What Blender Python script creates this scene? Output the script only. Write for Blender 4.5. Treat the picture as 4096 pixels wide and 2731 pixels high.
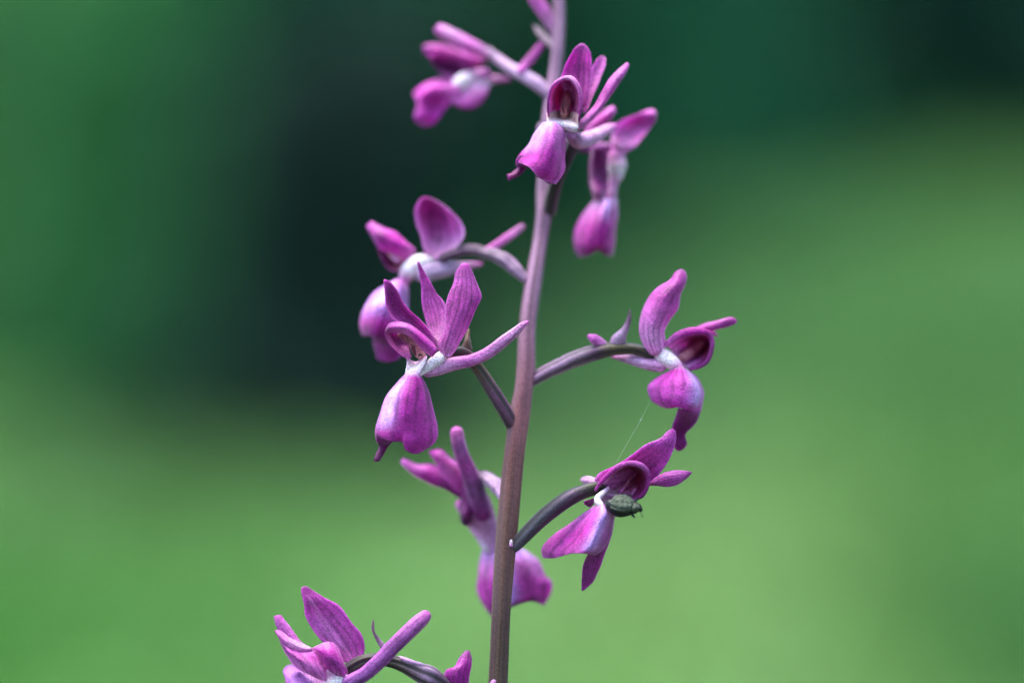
import bpy, math
import numpy as np

for o in list(bpy.data.objects):
    bpy.data.objects.remove(o, do_unlink=True)
sc = bpy.context.scene
col = sc.collection
R = math.radians
rng = np.random.default_rng(7)

# ------------------------------------------------------------------ camera
PITCH = R(5.0)                       # looking slightly down
CAM = np.array([0.0, -0.4981, 0.360])
FWD = np.array([0.0, math.cos(PITCH), -math.sin(PITCH)])
UPV = np.array([0.0, math.sin(PITCH), math.cos(PITCH)])
RGT = np.array([1.0, 0.0, 0.0])
DIST = 0.500                          # to the plane of focus
MMPP = 0.03e-3                        # metres per photo pixel (4096 wide) in that plane
cd = bpy.data.cameras.new('camera')
cam = bpy.data.objects.new('camera', cd)
col.objects.link(cam)
cam.location = CAM
cam.rotation_euler = (math.pi / 2 - PITCH, 0, 0)
cd.sensor_width = 36.0
cd.lens = 36.0 * DIST / (4096 * MMPP)
cd.clip_start = 0.02
cd.clip_end = 500
cd.dof.use_dof = True
cd.dof.focus_distance = DIST + 0.0005
cd.dof.aperture_fstop = cd.lens / 27.0
sc.camera = cam

# ------------------------------------------------------------------ sky, sun, exposure
SUN_EL, SUN_AZ = R(76), R(-60)       # azimuth measured from +Y towards +X (negative: from the left)
w = bpy.data.worlds.new('World')
sc.world = w
w.use_nodes = True
nt = w.node_tree
sky = nt.nodes.new('ShaderNodeTexSky')
sky.sky_type = 'NISHITA'
sky.sun_disc = False
sky.sun_elevation = SUN_EL
sky.sun_rotation = SUN_AZ
sky.air_density = 1.0
sky.dust_density = 2.0
sky.ozone_density = 1.0
bg = nt.nodes['Background']
bg.inputs['Strength'].default_value = 0.15
nt.links.new(sky.outputs[0], bg.inputs[0])
sd = bpy.data.lights.new('sun', 'SUN')
sd.energy = 1.5
sd.angle = R(40)
sd.color = (1.0, 0.96, 0.9)
sun = bpy.data.objects.new('sun', sd)
col.objects.link(sun)
sdir = np.array([math.sin(SUN_AZ) * math.cos(SUN_EL), math.cos(SUN_AZ) * math.cos(SUN_EL), math.sin(SUN_EL)])
from mathutils import Vector
sun.rotation_euler = Vector(sdir).to_track_quat('Z', 'Y').to_euler()
sun.location = (-2, 2, 5)
sc.view_settings.view_transform = 'Standard'
sc.view_settings.look = 'None'
sc.view_settings.gamma = 1.0
sc.view_settings.exposure = 1.93
sc.cycles.use_denoising = True
sc.cycles.denoising_input_passes = 'RGB_ALBEDO'
sc.cycles.denoising_prefilter = 'ACCURATE'
sc.cycles.max_bounces = 8
sc.cycles.transparent_max_bounces = 4

# ------------------------------------------------------------------ helpers
ORIGIN = {}


def mesh_obj(name, V, F, mat, parent=None, origin=None, colors=None, uvs=None, smooth=True):
    V = np.asarray(V, float)
    if origin is None:
        origin = V.mean(axis=0)
    origin = np.asarray(origin, float)
    me = bpy.data.meshes.new(name)
    me.from_pydata((V - origin).tolist(), [], [list(map(int, f)) for f in F])
    if colors is not None:
        ca = me.color_attributes.new('Col', 'FLOAT_COLOR', 'POINT')
        c4 = np.ones((len(V), 4), np.float32)
        c4[:, :3] = colors
        ca.data.foreach_set('color', c4.ravel())
    if uvs is not None:
        uv = me.uv_layers.new(name='UVMap')
        li = np.empty(len(me.loops), np.int32)
        me.loops.foreach_get('vertex_index', li)
        uv.data.foreach_set('uv', np.asarray(uvs, np.float32)[li].ravel())
    if smooth:
        me.polygons.foreach_set('use_smooth', [True] * len(me.polygons))
    if mat is not None:
        me.materials.append(mat)
    me.update()
    o = bpy.data.objects.new(name, me)
    col.objects.link(o)
    place(o, parent, origin)
    return o


def place(o, parent, origin):
    if parent is not None:
        o.parent = parent
        o.location = np.asarray(origin) - ORIGIN[parent.name]
    else:
        o.location = origin
    ORIGIN[o.name] = np.asarray(origin, float)


def empty(name, origin, parent=None):
    o = bpy.data.objects.new(name, None)
    o.empty_display_size = 0.01
    col.objects.link(o)
    place(o, parent, origin)
    return o


def tag(o, label=None, cat=None, group=None, kind=None):
    if label: o['label'] = label
    if cat: o['category'] = cat
    if group: o['group'] = group
    if kind: o['kind'] = kind
    return o


def crom(P, n):
    """Catmull-Rom through the rows of P, n samples."""
    P = np.asarray(P, float)
    m = len(P)
    ext = np.concatenate([[2 * P[0] - P[1]], P, [2 * P[-1] - P[-2]]])
    x = np.linspace(0, m - 1, n)
    i = np.minimum(x.astype(int), m - 2)
    f = (x - i).reshape((-1,) + (1,) * (P.ndim - 1))
    p0, p1, p2, p3 = ext[i], ext[i + 1], ext[i + 2], ext[i + 3]
    return 0.5 * (2 * p1 + (p2 - p0) * f + (2 * p0 - 5 * p1 + 4 * p2 - p3) * f ** 2 + (3 * p1 - p0 - 3 * p2 + p3) * f ** 3)


def unproj(px, py, d):
    """photo pixel (4096 wide) + depth in mm behind the plane of focus -> world point."""
    s = (DIST + d * 1e-3) / DIST
    px = np.asarray(px, float); py = np.asarray(py, float); s = np.asarray(s, float)
    a = ((px - 2048) * MMPP * s)[..., None] * RGT
    b = (-(py - 1365.5) * MMPP * s)[..., None] * UPV
    return CAM + a + b + (DIST + np.asarray(d, float) * 1e-3)[..., None] * FWD


class View:
    """a measured close-up of the plant: x0, y0 in photo pixels and photo pixels per unit; dz shifts depth."""
    def __init__(s, x0, y0, k, dz=0.0):
        s.x0, s.y0, s.k, s.dz = x0, y0, k, dz

    def at(s, dz):
        return View(s.x0, s.y0, s.k, dz)

    def p(s, a):
        a = np.asarray(a, float)
        return unproj(s.x0 + a[..., 0] * s.k, s.y0 + a[..., 1] * s.k, a[..., 2] + s.dz)

    def r(s, w):
        return np.asarray(w, float) * s.k * MMPP


def gradient(stops, s):
    xs = [a for a, _ in stops]
    cs = np.array([c for _, c in stops])
    return np.stack([np.interp(s, xs, cs[:, k]) for k in range(3)], -1)


def patch(Vw, rows, grad, th=0.15, nu=30, nv=17, edge=None, mid=None, wob=0.06, seed=1, back=None):
    """closed thin petal through a net of measured points; returns V, F, C, UV"""
    G = np.asarray(rows, float)
    Pw = Vw.p(G)                                    # M,K,3
    A = crom(Pw, nu)
    K = A.shape[1]
    t = np.linspace(-1, 1, nv)
    if K == 3:
        L, M, Rr = A[:, 0], A[:, 1], A[:, 2]
        S = M[:, None] + t[None, :, None] * ((Rr - L) / 2)[:, None] + (t ** 2)[None, :, None] * ((L + Rr) / 2 - M)[:, None]
    else:
        S = np.swapaxes(crom(np.swapaxes(A, 0, 1), nv), 0, 1)
    s = np.linspace(0, 1, nu)
    du = np.gradient(S, axis=0)
    dv = np.gradient(S, axis=1)
    N = np.cross(du, dv)
    N /= (np.linalg.norm(N, axis=2, keepdims=True) + 1e-12)
    ss, tt = np.meshgrid(s, t, indexing='ij')
    ph = seed * 1.7
    wv = (np.sin(7 * ss + 3.1 * tt + ph) + np.sin(13 * ss - 5 * tt + 2 * ph) * 0.6 + np.sin(21 * ss + 9 * tt + 3 * ph) * 0.4)
    wv = wv * (0.25 + 0.75 * tt ** 2) * np.sin(np.pi * np.clip(ss, 0.02, 1) ** 0.8) * wob * 1e-3
    S = S + N * wv[..., None]
    T = th * 1e-3 * (1 - 0.72 * np.abs(tt) ** 3) * (1 - 0.7 * np.clip((ss - 0.85) / 0.15, 0, 1) ** 2) * 0.5
    Vf = (S + N * T[..., None]).reshape(-1, 3)
    Vb = (S - N * T[..., None]).reshape(-1, 3)
    n = nu * nv
    F = []
    idx = np.arange(n).reshape(nu, nv)
    for i in range(nu - 1):
        for j in range(nv - 1):
            a, b, c, d = idx[i, j], idx[i, j + 1], idx[i + 1, j + 1], idx[i + 1, j]
            F.append((a, d, c, b)); F.append((a + n, b + n, c + n, d + n))
    rim = list(idx[0, :]) + list(idx[1:, -1]) + list(idx[-1, -2::-1]) + list(idx[-2:0:-1, 0])
    for a, b in zip(rim, rim[1:] + rim[:1]):
        F.append((a, b, b + n, a + n))
    C = gradient(grad, ss.ravel())
    if mid is not None:
        c, amt, wd, ctr = mid[:4]
        lo, hi = (mid[4], mid[5]) if len(mid) > 5 else (0, 1)
        k = np.exp(-((tt - ctr) / wd) ** 2) * amt * np.clip((ss - lo) / 0.15 + 0.5, 0, 1) * np.clip((hi - ss) / 0.2 + 0.5, 0, 1)
        C = C * (1 - k.ravel()[:, None]) + np.array(c) * k.ravel()[:, None]
    if edge is not None:
        c, amt = edge
        k = (np.abs(tt) ** 5 * amt).ravel()[:, None]
        C = C * (1 - k) + np.array(c) * k
    UV = np.stack([(tt.ravel() + 1) / 2, ss.ravel()], -1)
    Cb = C if back is None else C * (1 - back[1]) + np.array(back[0]) * back[1]
    return np.concatenate([Vf, Vb]), F, np.concatenate([C, Cb]), np.concatenate([UV, UV])


def tilt(rows, k, f0=0.0, f1=1.0):
    """let a lip swing out towards its tip by k mm"""
    n = len(rows)
    return [[(x, y, d - 0.45 * k * (f0 + (f1 - f0) * i / (n - 1))) for x, y, d in r] for i, r in enumerate(rows)]


def tube_pts(P, rad, grad, n=18, ns=None, ribs=0, rib=0.0, twist=0.0, flat=1.0, lump=0.0, seed=1, cap=True, groove=None):
    P = np.asarray(P, float); rad = np.asarray(rad, float)
    ns = ns or max(16, 6 * len(P))
    Q = crom(np.concatenate([P, rad[:, None]], 1), ns)
    C, r = Q[:, :3], np.maximum(Q[:, 3], 1e-6)
    T = np.gradient(C, axis=0); T /= np.linalg.norm(T, axis=1, keepdims=True)
    s = np.linspace(0, 1, ns)
    if cap:
        # rounded ends
        k = 4
        a = np.linspace(0, math.pi / 2, k + 1)[:-1]
        C = np.concatenate([[C[0] - T[0] * r[0] * math.cos(x) for x in a], C, [C[-1] + T[-1] * r[-1] * math.cos(x) for x in a[::-1]]])
        r = np.concatenate([[r[0] * max(math.sin(x), 0.05) for x in a], r, [r[-1] * max(math.sin(x), 0.05) for x in a[::-1]]])
        T = np.concatenate([[T[0]] * k, T, [T[-1]] * k])
        s = np.concatenate([[0] * k, s, [1] * k])
    m = len(C)
    ref = np.cross(T[0], FWD)
    if np.linalg.norm(ref) < 1e-3: ref = np.cross(T[0], RGT)
    ref /= np.linalg.norm(ref)
    V = np.zeros((m, n, 3))
    th = np.linspace(0, 2 * math.pi, n, endpoint=False)
    for i in range(m):
        ref = ref - T[i] * ref.dot(T[i]); ref /= np.linalg.norm(ref)
        b = np.cross(T[i], ref)
        rr = r[i] * (1 + rib * np.cos(ribs * th + twist * s[i] * 2 * math.pi)
                     + lump * (math.sin(31 * s[i] + seed) * np.cos(th + 5 * s[i] + seed) + 0.6 * math.sin(67 * s[i]) * np.cos(2 * th + seed)))
        V[i] = C[i] + (np.cos(th) * rr)[:, None] * ref + (np.sin(th) * rr * flat)[:, None] * b
    V = V.reshape(-1, 3)
    F = []
    for i in range(m - 1):
        for j in range(n):
            a = i * n + j; b2 = i * n + (j + 1) % n
            F.append((a, b2, b2 + n, a + n))
    F.append(tuple(range(n - 1, -1, -1)))
    F.append(tuple((m - 1) * n + j for j in range(n)))
    ss = np.repeat(s, n)
    Cc = gradient(grad, ss)
    if groove is not None:                           # darker grooves between the ribs: own pigment plus painted underside shade
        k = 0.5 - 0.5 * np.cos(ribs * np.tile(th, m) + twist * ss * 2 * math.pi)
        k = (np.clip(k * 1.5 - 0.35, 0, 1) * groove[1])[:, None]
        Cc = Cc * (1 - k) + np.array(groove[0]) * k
    UV = np.stack([np.tile(np.linspace(0, 1, n), m), ss], -1)
    return V, F, Cc, UV


def tube(Vw, pts, grad, **kw):
    a = np.asarray(pts, float)                       # x, y, d, halfwidth
    return tube_pts(Vw.p(a[:, :3]), Vw.r(a[:, 3]), grad, **kw)


def join(*parts):
    V, F, C, U, n = [], [], [], [], 0
    for v, f, c, u in parts:
        V.append(v); C.append(c); U.append(u)
        F += [tuple(i + n for i in ff) for ff in f]
        n += len(v)
    return np.concatenate(V), F, np.concatenate(C), np.concatenate(U)


def add(name, geo, mat, parent):
    return mesh_obj(name, geo[0], geo[1], mat, parent, colors=geo[2], uvs=geo[3])


# ------------------------------------------------------------------ materials
def nodes(name):
    m = bpy.data.materials.new(name)
    m.use_nodes = True
    t = m.node_tree
    return m, t, t.nodes['Principled BSDF'], t.nodes.new, t.links.new


def petal_material(name='petal tissue', vein=0.8, bumpv=0.15):
    m, t, b, N, L = nodes(name)
    at = N('ShaderNodeAttribute'); at.attribute_name = 'Col'
    uv = N('ShaderNodeUVMap'); uv.uv_map = 'UVMap'
    geo = N('ShaderNodeNewGeometry')
    # veins run along the petal, forking a little
    wn = N('ShaderNodeTexNoise'); wn.inputs['Scale'].default_value = 3.0; wn.inputs['Detail'].default_value = 2
    L(uv.outputs[0], wn.inputs['Vector'])
    wm = N('ShaderNodeMixRGB'); wm.blend_type = 'LINEAR_LIGHT'; wm.inputs[0].default_value = 0.05
    L(uv.outputs[0], wm.inputs[1]); L(wn.outputs['Color'], wm.inputs[2])
    wv = N('ShaderNodeTexWave'); wv.wave_type = 'BANDS'; wv.bands_direction = 'X'
    wv.inputs['Scale'].default_value = 1.7; wv.inputs['Distortion'].default_value = 2.6; wv.inputs['Detail'].default_value = 3
    wv.inputs['Detail Scale'].default_value = 1.4
    L(wm.outputs[0], wv.inputs['Vector'])
    vr = N('ShaderNodeValToRGB')
    vr.color_ramp.elements[0].position = 0.0; vr.color_ramp.elements[0].color = (0.55, 0.42, 0.56, 1)
    vr.color_ramp.elements[1].position = 0.5; vr.color_ramp.elements[1].color = (1, 1, 1, 1)
    L(wv.outputs['Fac'], vr.inputs[0])
    mx = N('ShaderNodeMixRGB'); mx.blend_type = 'MULTIPLY'
    vn = N('ShaderNodeTexNoise'); vn.inputs['Scale'].default_value = 260; vn.inputs['Detail'].default_value = 1
    L(geo.outputs['Position'], vn.inputs['Vector'])
    vm = N('ShaderNodeMapRange'); vm.inputs['From Min'].default_value = 0.35; vm.inputs['From Max'].default_value = 0.65
    vm.inputs['To Min'].default_value = vein * 0.25; vm.inputs['To Max'].default_value = vein * 1.2
    L(vn.outputs['Fac'], vm.inputs['Value']); L(vm.outputs[0], mx.inputs[0])
    L(at.outputs['Color'], mx.inputs[1]); L(vr.outputs[0], mx.inputs[2])
    # blotches a millimetre wide
    n1 = N('ShaderNodeTexNoise'); n1.inputs['Scale'].default_value = 700; n1.inputs['Detail'].default_value = 5
    L(geo.outputs['Position'], n1.inputs['Vector'])
    r1 = N('ShaderNodeMapRange'); r1.inputs['From Min'].default_value = 0.3; r1.inputs['From Max'].default_value = 0.7
    r1.inputs['To Min'].default_value = 0.72; r1.inputs['To Max'].default_value = 1.2
    L(n1.outputs['Fac'], r1.inputs['Value'])
    m2 = N('ShaderNodeMixRGB'); m2.blend_type = 'MULTIPLY'; m2.inputs[0].default_value = 1
    L(mx.outputs[0], m2.inputs[1]); L(r1.outputs[0], m2.inputs[2])
    # glistening cells, their glints painted into the colour
    vo = N('ShaderNodeTexVoronoi'); vo.inputs['Scale'].default_value = 4200
    L(geo.outputs['Position'], vo.inputs['Vector'])
    r2 = N('ShaderNodeMapRange'); r2.inputs['From Min'].default_value = 0.1; r2.inputs['From Max'].default_value = 0.75
    r2.inputs['To Min'].default_value = 1.4; r2.inputs['To Max'].default_value = 0.6
    L(vo.outputs['Distance'], r2.inputs['Value'])
    m3 = N('ShaderNodeMixRGB'); m3.blend_type = 'MULTIPLY'; m3.inputs[0].default_value = 0.6
    L(m2.outputs[0], m3.inputs[1]); L(r2.outputs[0], m3.inputs[2])
    n4 = N('ShaderNodeTexNoise'); n4.inputs['Scale'].default_value = 7500; n4.inputs['Detail'].default_value = 1
    L(geo.outputs['Position'], n4.inputs['Vector'])
    r4 = N('ShaderNodeMapRange'); r4.inputs['From Min'].default_value = 0.3; r4.inputs['From Max'].default_value = 0.7
    r4.inputs['To Min'].default_value = 0.68; r4.inputs['To Max'].default_value = 1.32
    L(n4.outputs['Fac'], r4.inputs['Value'])
    m4 = N('ShaderNodeMixRGB'); m4.blend_type = 'MULTIPLY'; m4.inputs[0].default_value = 1
    L(m3.outputs[0], m4.inputs[1]); L(r4.outputs[0], m4.inputs[2])
    m5 = N('ShaderNodeMixRGB'); m5.blend_type = 'MULTIPLY'; m5.inputs[0].default_value = 1
    m5.inputs[2].default_value = (1.10, 0.95, 0.93, 1)
    L(m4.outputs[0], m5.inputs[1])
    L(m5.outputs[0], b.inputs['Base Color'])
    b.inputs['Roughness'].default_value = 0.5
    b.inputs['Specular IOR Level'].default_value = 0.32
    b.inputs['Subsurface Weight'].default_value = 0.6
    b.inputs['Subsurface Radius'].default_value = (0.5, 0.25, 0.5)
    b.inputs['Subsurface Scale'].default_value = 0.0008
    b.inputs['Sheen Weight'].default_value = 0.12
    b.inputs['Sheen Roughness'].default_value = 0.4
    b.inputs['Sheen Tint'].default_value = (0.85, 0.8, 1.0, 1)
    bm = N('ShaderNodeBump'); bm.inputs['Strength'].default_value = 0.55; bm.inputs['Distance'].default_value = 0.00008
    bm.invert = True
    L(vo.outputs['Distance'], bm.inputs['Height'])
    bv = N('ShaderNodeBump'); bv.inputs['Strength'].default_value = bumpv; bv.inputs['Distance'].default_value = 0.00015
    L(wv.outputs['Fac'], bv.inputs['Height']); L(bm.outputs[0], bv.inputs['Normal'])
    L(bv.outputs[0], b.inputs['Normal'])
    return m


def stalk_material():
    m, t, b, N, L = nodes('stalk tissue')
    at = N('ShaderNodeAttribute'); at.attribute_name = 'Col'
    uv = N('ShaderNodeUVMap'); uv.uv_map = 'UVMap'
    geo = N('ShaderNodeNewGeometry')
    mp = N('ShaderNodeMapping'); mp.inputs['Scale'].default_value = (26, 9, 1)
    L(uv.outputs[0], mp.inputs[0])
    n0 = N('ShaderNodeTexNoise'); n0.inputs['Scale'].default_value = 1.0; n0.inputs['Detail'].default_value = 4
    L(mp.outputs[0], n0.inputs['Vector'])
    r0 = N('ShaderNodeMapRange'); r0.inputs['From Min'].default_value = 0.3; r0.inputs['From Max'].default_value = 0.7
    r0.inputs['To Min'].default_value = 0.72; r0.inputs['To Max'].default_value = 1.25
    L(n0.outputs['Fac'], r0.inputs['Value'])
    m1 = N('ShaderNodeMixRGB'); m1.blend_type = 'MULTIPLY'; m1.inputs[0].default_value = 1
    L(at.outputs['Color'], m1.inputs[1]); L(r0.outputs[0], m1.inputs[2])
    n1 = N('ShaderNodeTexNoise'); n1.inputs['Scale'].default_value = 3800; n1.inputs['Detail'].default_value = 3
    L(geo.outputs['Position'], n1.inputs['Vector'])
    r1 = N('ShaderNodeMapRange'); r1.inputs['From Min'].default_value = 0.35; r1.inputs['From Max'].default_value = 0.65
    r1.inputs['To Min'].default_value = 0.75; r1.inputs['To Max'].default_value = 1.22
    L(n1.outputs['Fac'], r1.inputs['Value'])
    m2 = N('ShaderNodeMixRGB'); m2.blend_type = 'MULTIPLY'; m2.inputs[0].default_value = 1
    L(m1.outputs[0], m2.inputs[1]); L(r1.outputs[0], m2.inputs[2])
    L(m2.outputs[0], b.inputs['Base Color'])
    b.inputs['Roughness'].default_value = 0.5
    b.inputs['Specular IOR Level'].default_value = 0.35
    b.inputs['Sheen Weight'].default_value = 0.15
    b.inputs['Sheen Tint'].default_value = (0.9, 0.8, 1.0, 1)
    bm = N('ShaderNodeBump'); bm.inputs['Strength'].default_value = 0.5; bm.inputs['Distance'].default_value = 0.00012
    L(n1.outputs['Fac'], bm.inputs['Height'])
    L(bm.outputs[0], b.inputs['Normal'])
    return m


def leaf_material(name, c, trans=0.35, var=0.35, rough=0.6, spec=0.25):
    m, t, b, N, L = nodes(name)
    oi = N('ShaderNodeAttribute'); oi.attribute_name = 'Col'
    mx = N('ShaderNodeMixRGB'); mx.blend_type = 'MULTIPLY'; mx.inputs[0].default_value = 1
    mx.inputs[1].default_value = (*c, 1)
    L(oi.outputs['Color'], mx.inputs[2])
    L(mx.outputs[0], b.inputs['Base Color'])
    b.inputs['Roughness'].default_value = rough
    b.inputs['Specular IOR Level'].default_value = spec
    tr = N('ShaderNodeBsdfTranslucent')
    L(mx.outputs[0], tr.inputs['Color'])
    ms = N('ShaderNodeMixShader'); ms.inputs[0].default_value = trans
    out = t.nodes['Material Output']
    L(b.outputs[0], ms.inputs[1]); L(tr.outputs[0], ms.inputs[2]); L(ms.outputs[0], out.inputs['Surface'])
    return m


def plain_material(name, c, rough=0.7, nscale=30, var=0.35, spec=0.3, bump=0.0):
    m, t, b, N, L = nodes(name)
    geo = N('ShaderNodeNewGeometry')
    n = N('ShaderNodeTexNoise'); n.inputs['Scale'].default_value = nscale; n.inputs['Detail'].default_value = 5
    L(geo.outputs['Position'], n.inputs['Vector'])
    r = N('ShaderNodeMapRange'); r.inputs['From Min'].default_value = 0.3; r.inputs['From Max'].default_value = 0.7
    r.inputs['To Min'].default_value = 1 - var; r.inputs['To Max'].default_value = 1 + var
    L(n.outputs['Fac'], r.inputs['Value'])
    mx = N('ShaderNodeMixRGB'); mx.blend_type = 'MULTIPLY'; mx.inputs[0].default_value = 1
    mx.inputs[1].default_value = (*c, 1)
    L(r.outputs[0], mx.inputs[2]); L(mx.outputs[0], b.inputs['Base Color'])
    b.inputs['Roughness'].default_value = rough
    b.inputs['Specular IOR Level'].default_value = spec
    if bump:
        bm = N('ShaderNodeBump'); bm.inputs['Strength'].default_value = 0.6; bm.inputs['Distance'].default_value = bump
        L(n.outputs['Fac'], bm.inputs['Height']); L(bm.outputs[0], b.inputs['Normal'])
    return m


PET = petal_material()
THR = petal_material('throat tissue', 0.0, 0.0)
STK = stalk_material()

#@@BACKGROUND
# ------------------------------------------------------------------ the setting
soil = plain_material('damp soil and moss', (0.02, 0.03, 0.012), 0.9, 12, 0.5)
# gently uneven ground out to the horizon
gx = np.concatenate([[-200, -60, -20, -9], np.linspace(-5, 5, 41), [9, 20, 60, 200]])
gy = np.concatenate([[-60, -10, -3], np.linspace(-1, 10, 45), [14, 25, 60, 120, 250]])
X, Y = np.meshgrid(gx, gy, indexing='ij')
def ground_z(x, y):
    return 0.012 * np.sin(2.1 * x + 0.7) * np.sin(1.7 * y + 0.4) + 0.006 * np.sin(5.3 * x + 2 * y)
Zg = ground_z(X, Y)
nx, ny = len(gx), len(gy)
GV = np.stack([X, Y, Zg], -1).reshape(-1, 3)
GF = [(i * ny + j, (i + 1) * ny + j, (i + 1) * ny + j + 1, i * ny + j + 1) for i in range(nx - 1) for j in range(ny - 1)]
g = mesh_obj('ground', GV, GF, soil, origin=(0, 0, 0))
tag(g, 'damp mossy meadow ground under the grass', 'ground', kind='structure')


def blades(n, xs, ys, hmin, hmax, wd, lean=0.5):
    """a sward of single bent blades: V, F, C"""
    x, y = xs, ys
    h = rng.uniform(hmin, hmax, n)
    a = rng.uniform(0, 2 * math.pi, n)
    ln = rng.uniform(0.1, lean, n) * h
    wv = rng.uniform(0.7, 1.3, n) * wd
    dx, dy = np.cos(a), np.sin(a)
    z0 = ground_z(x, y)
    V = np.zeros((n, 5, 3))
    for k, (f, ww) in enumerate(((0, 1.0), (0.55, 0.8))):
        cx = x + dx * ln * f ** 2; cy = y + dy * ln * f ** 2; cz = z0 + h * f - 0.003
        V[:, 2 * k] = np.stack([cx - dy * wv * ww / 2, cy + dx * wv * ww / 2, cz], -1)
        V[:, 2 * k + 1] = np.stack([cx + dy * wv * ww / 2, cy - dx * wv * ww / 2, cz], -1)
    V[:, 4] = np.stack([x + dx * ln, y + dy * ln, z0 + h * (1 - 0.25 * ln / h)], -1)
    b = (np.arange(n) * 5)[:, None]
    F = np.concatenate([b + np.array([0, 1, 3]), b + np.array([0, 3, 2]), b + np.array([2, 3, 4])])
    cv = np.stack([rng.uniform(0.75, 1.25, n), rng.uniform(0.85, 1.15, n), rng.uniform(0.7, 1.2, n)], -1)
    return V.reshape(-1, 3), F, np.repeat(cv, 5, 0)


grass_m = leaf_material('meadow grass', (0.112, 0.275, 0.056), 0.35)
herb_m = leaf_material('low meadow herbs', (0.104, 0.275, 0.058), 0.25)


def gp(dx, dist):
    """ground position in line with display column dx (2352 wide) at a distance from the camera"""
    return ((dx - 1176) * 1.7415 * MMPP * dist / DIST, dist - 0.498)


def ground_at(dx, dy, z=0.05):
    """ground position under a point of the picture (2352 wide)"""
    ang = PITCH + math.atan((dy - 784) * 1.7415 * MMPP / DIST)
    return gp(dx, (CAM[2] - z) / math.tan(ang))


# sward patches: clover (deeper green), pale flowering grass; darkest ones: painted shade by the shrubs
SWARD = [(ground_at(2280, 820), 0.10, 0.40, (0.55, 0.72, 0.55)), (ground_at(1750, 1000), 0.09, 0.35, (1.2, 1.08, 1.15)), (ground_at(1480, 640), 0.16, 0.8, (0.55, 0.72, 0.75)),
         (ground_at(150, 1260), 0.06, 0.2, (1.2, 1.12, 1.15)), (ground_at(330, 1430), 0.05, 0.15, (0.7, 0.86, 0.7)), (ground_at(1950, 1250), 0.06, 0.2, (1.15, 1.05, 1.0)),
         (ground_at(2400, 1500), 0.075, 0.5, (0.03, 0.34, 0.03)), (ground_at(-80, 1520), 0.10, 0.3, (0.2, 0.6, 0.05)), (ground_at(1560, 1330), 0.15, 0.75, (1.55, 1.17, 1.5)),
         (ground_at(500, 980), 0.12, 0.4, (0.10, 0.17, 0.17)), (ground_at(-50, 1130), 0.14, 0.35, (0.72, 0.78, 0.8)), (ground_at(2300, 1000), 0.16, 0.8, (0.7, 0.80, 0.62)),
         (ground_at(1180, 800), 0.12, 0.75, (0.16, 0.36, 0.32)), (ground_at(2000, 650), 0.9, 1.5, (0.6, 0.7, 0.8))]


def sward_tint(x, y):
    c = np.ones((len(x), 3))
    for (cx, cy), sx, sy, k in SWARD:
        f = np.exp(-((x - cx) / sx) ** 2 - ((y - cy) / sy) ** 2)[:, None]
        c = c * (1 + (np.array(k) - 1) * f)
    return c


n = 50000
yy = 0.75 + 9.0 * rng.random(n) ** 1.7
xx = (rng.random(n) * 2 - 1) * (0.5 + 0.32 * yy)
V, F, C = blades(n, xx, yy, 0.03, 0.10, 0.0075, lean=1.3)
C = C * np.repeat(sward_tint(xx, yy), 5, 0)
go = mesh_obj('meadow_grass', V, F, grass_m, origin=(0, 0, 0), colors=C, smooth=False)
tag(go, 'short bright green meadow grass covering the ground behind the orchid', 'grass', kind='stuff')

def leaf_cloud(centers, radii, n, size, aspect=0.5):
    """n folded leaves spread through a set of ellipsoid clumps"""
    centers = np.asarray(centers, float); radii = np.asarray(radii, float)
    k = rng.integers(0, len(centers), n)
    d = rng.normal(size=(n, 3)); d /= np.linalg.norm(d, axis=1, keepdims=True)
    P = centers[k] + d * radii[k] * (rng.random(n) ** 0.45)[:, None]
    P[:, 2] = np.maximum(P[:, 2], 0.01)
    ax = d + rng.normal(size=(n, 3)) * 0.7; ax[:, 2] -= 0.2
    ax /= np.linalg.norm(ax, axis=1, keepdims=True)
    up = rng.normal(size=(n, 3)) * 0.5; up[:, 2] += 1
    sd_ = np.cross(ax, up); sd_ /= (np.linalg.norm(sd_, axis=1, keepdims=True) + 1e-9)
    nn = np.cross(sd_, ax)
    L_ = (size * rng.uniform(0.6, 1.25, n))[:, None]
    Wd = L_ * aspect / 2
    V = np.zeros((n, 6, 3))
    V[:, 0] = P
    V[:, 1] = P + ax * L_ * 0.45 - sd_ * Wd + nn * Wd * 0.35
    V[:, 2] = P + ax * L_ * 0.5
    V[:, 3] = P + ax * L_ * 0.45 + sd_ * Wd + nn * Wd * 0.35
    V[:, 4] = P + ax * L_ - nn * L_ * 0.15
    V[:, 5] = P + ax * L_ * 0.02
    b = (np.arange(n) * 6)[:, None]
    F = np.concatenate([b + np.array([0, 2, 1]), b + np.array([0, 3, 2]), b + np.array([1, 2, 4]), b + np.array([2, 3, 4])])
    cv = rng.uniform(0.7, 1.3, n)[:, None] * np.stack([rng.uniform(0.85, 1.15, n), np.ones(n), rng.uniform(0.8, 1.2, n)], -1)
    return V.reshape(-1, 3), F, np.repeat(cv, 6, 0)


bark = plain_material('grey brown bark', (0.07, 0.055, 0.04), 0.9, 60, 0.4)
W1 = [(0, (1, 1, 1)), (1, (1, 1, 1))]


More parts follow.
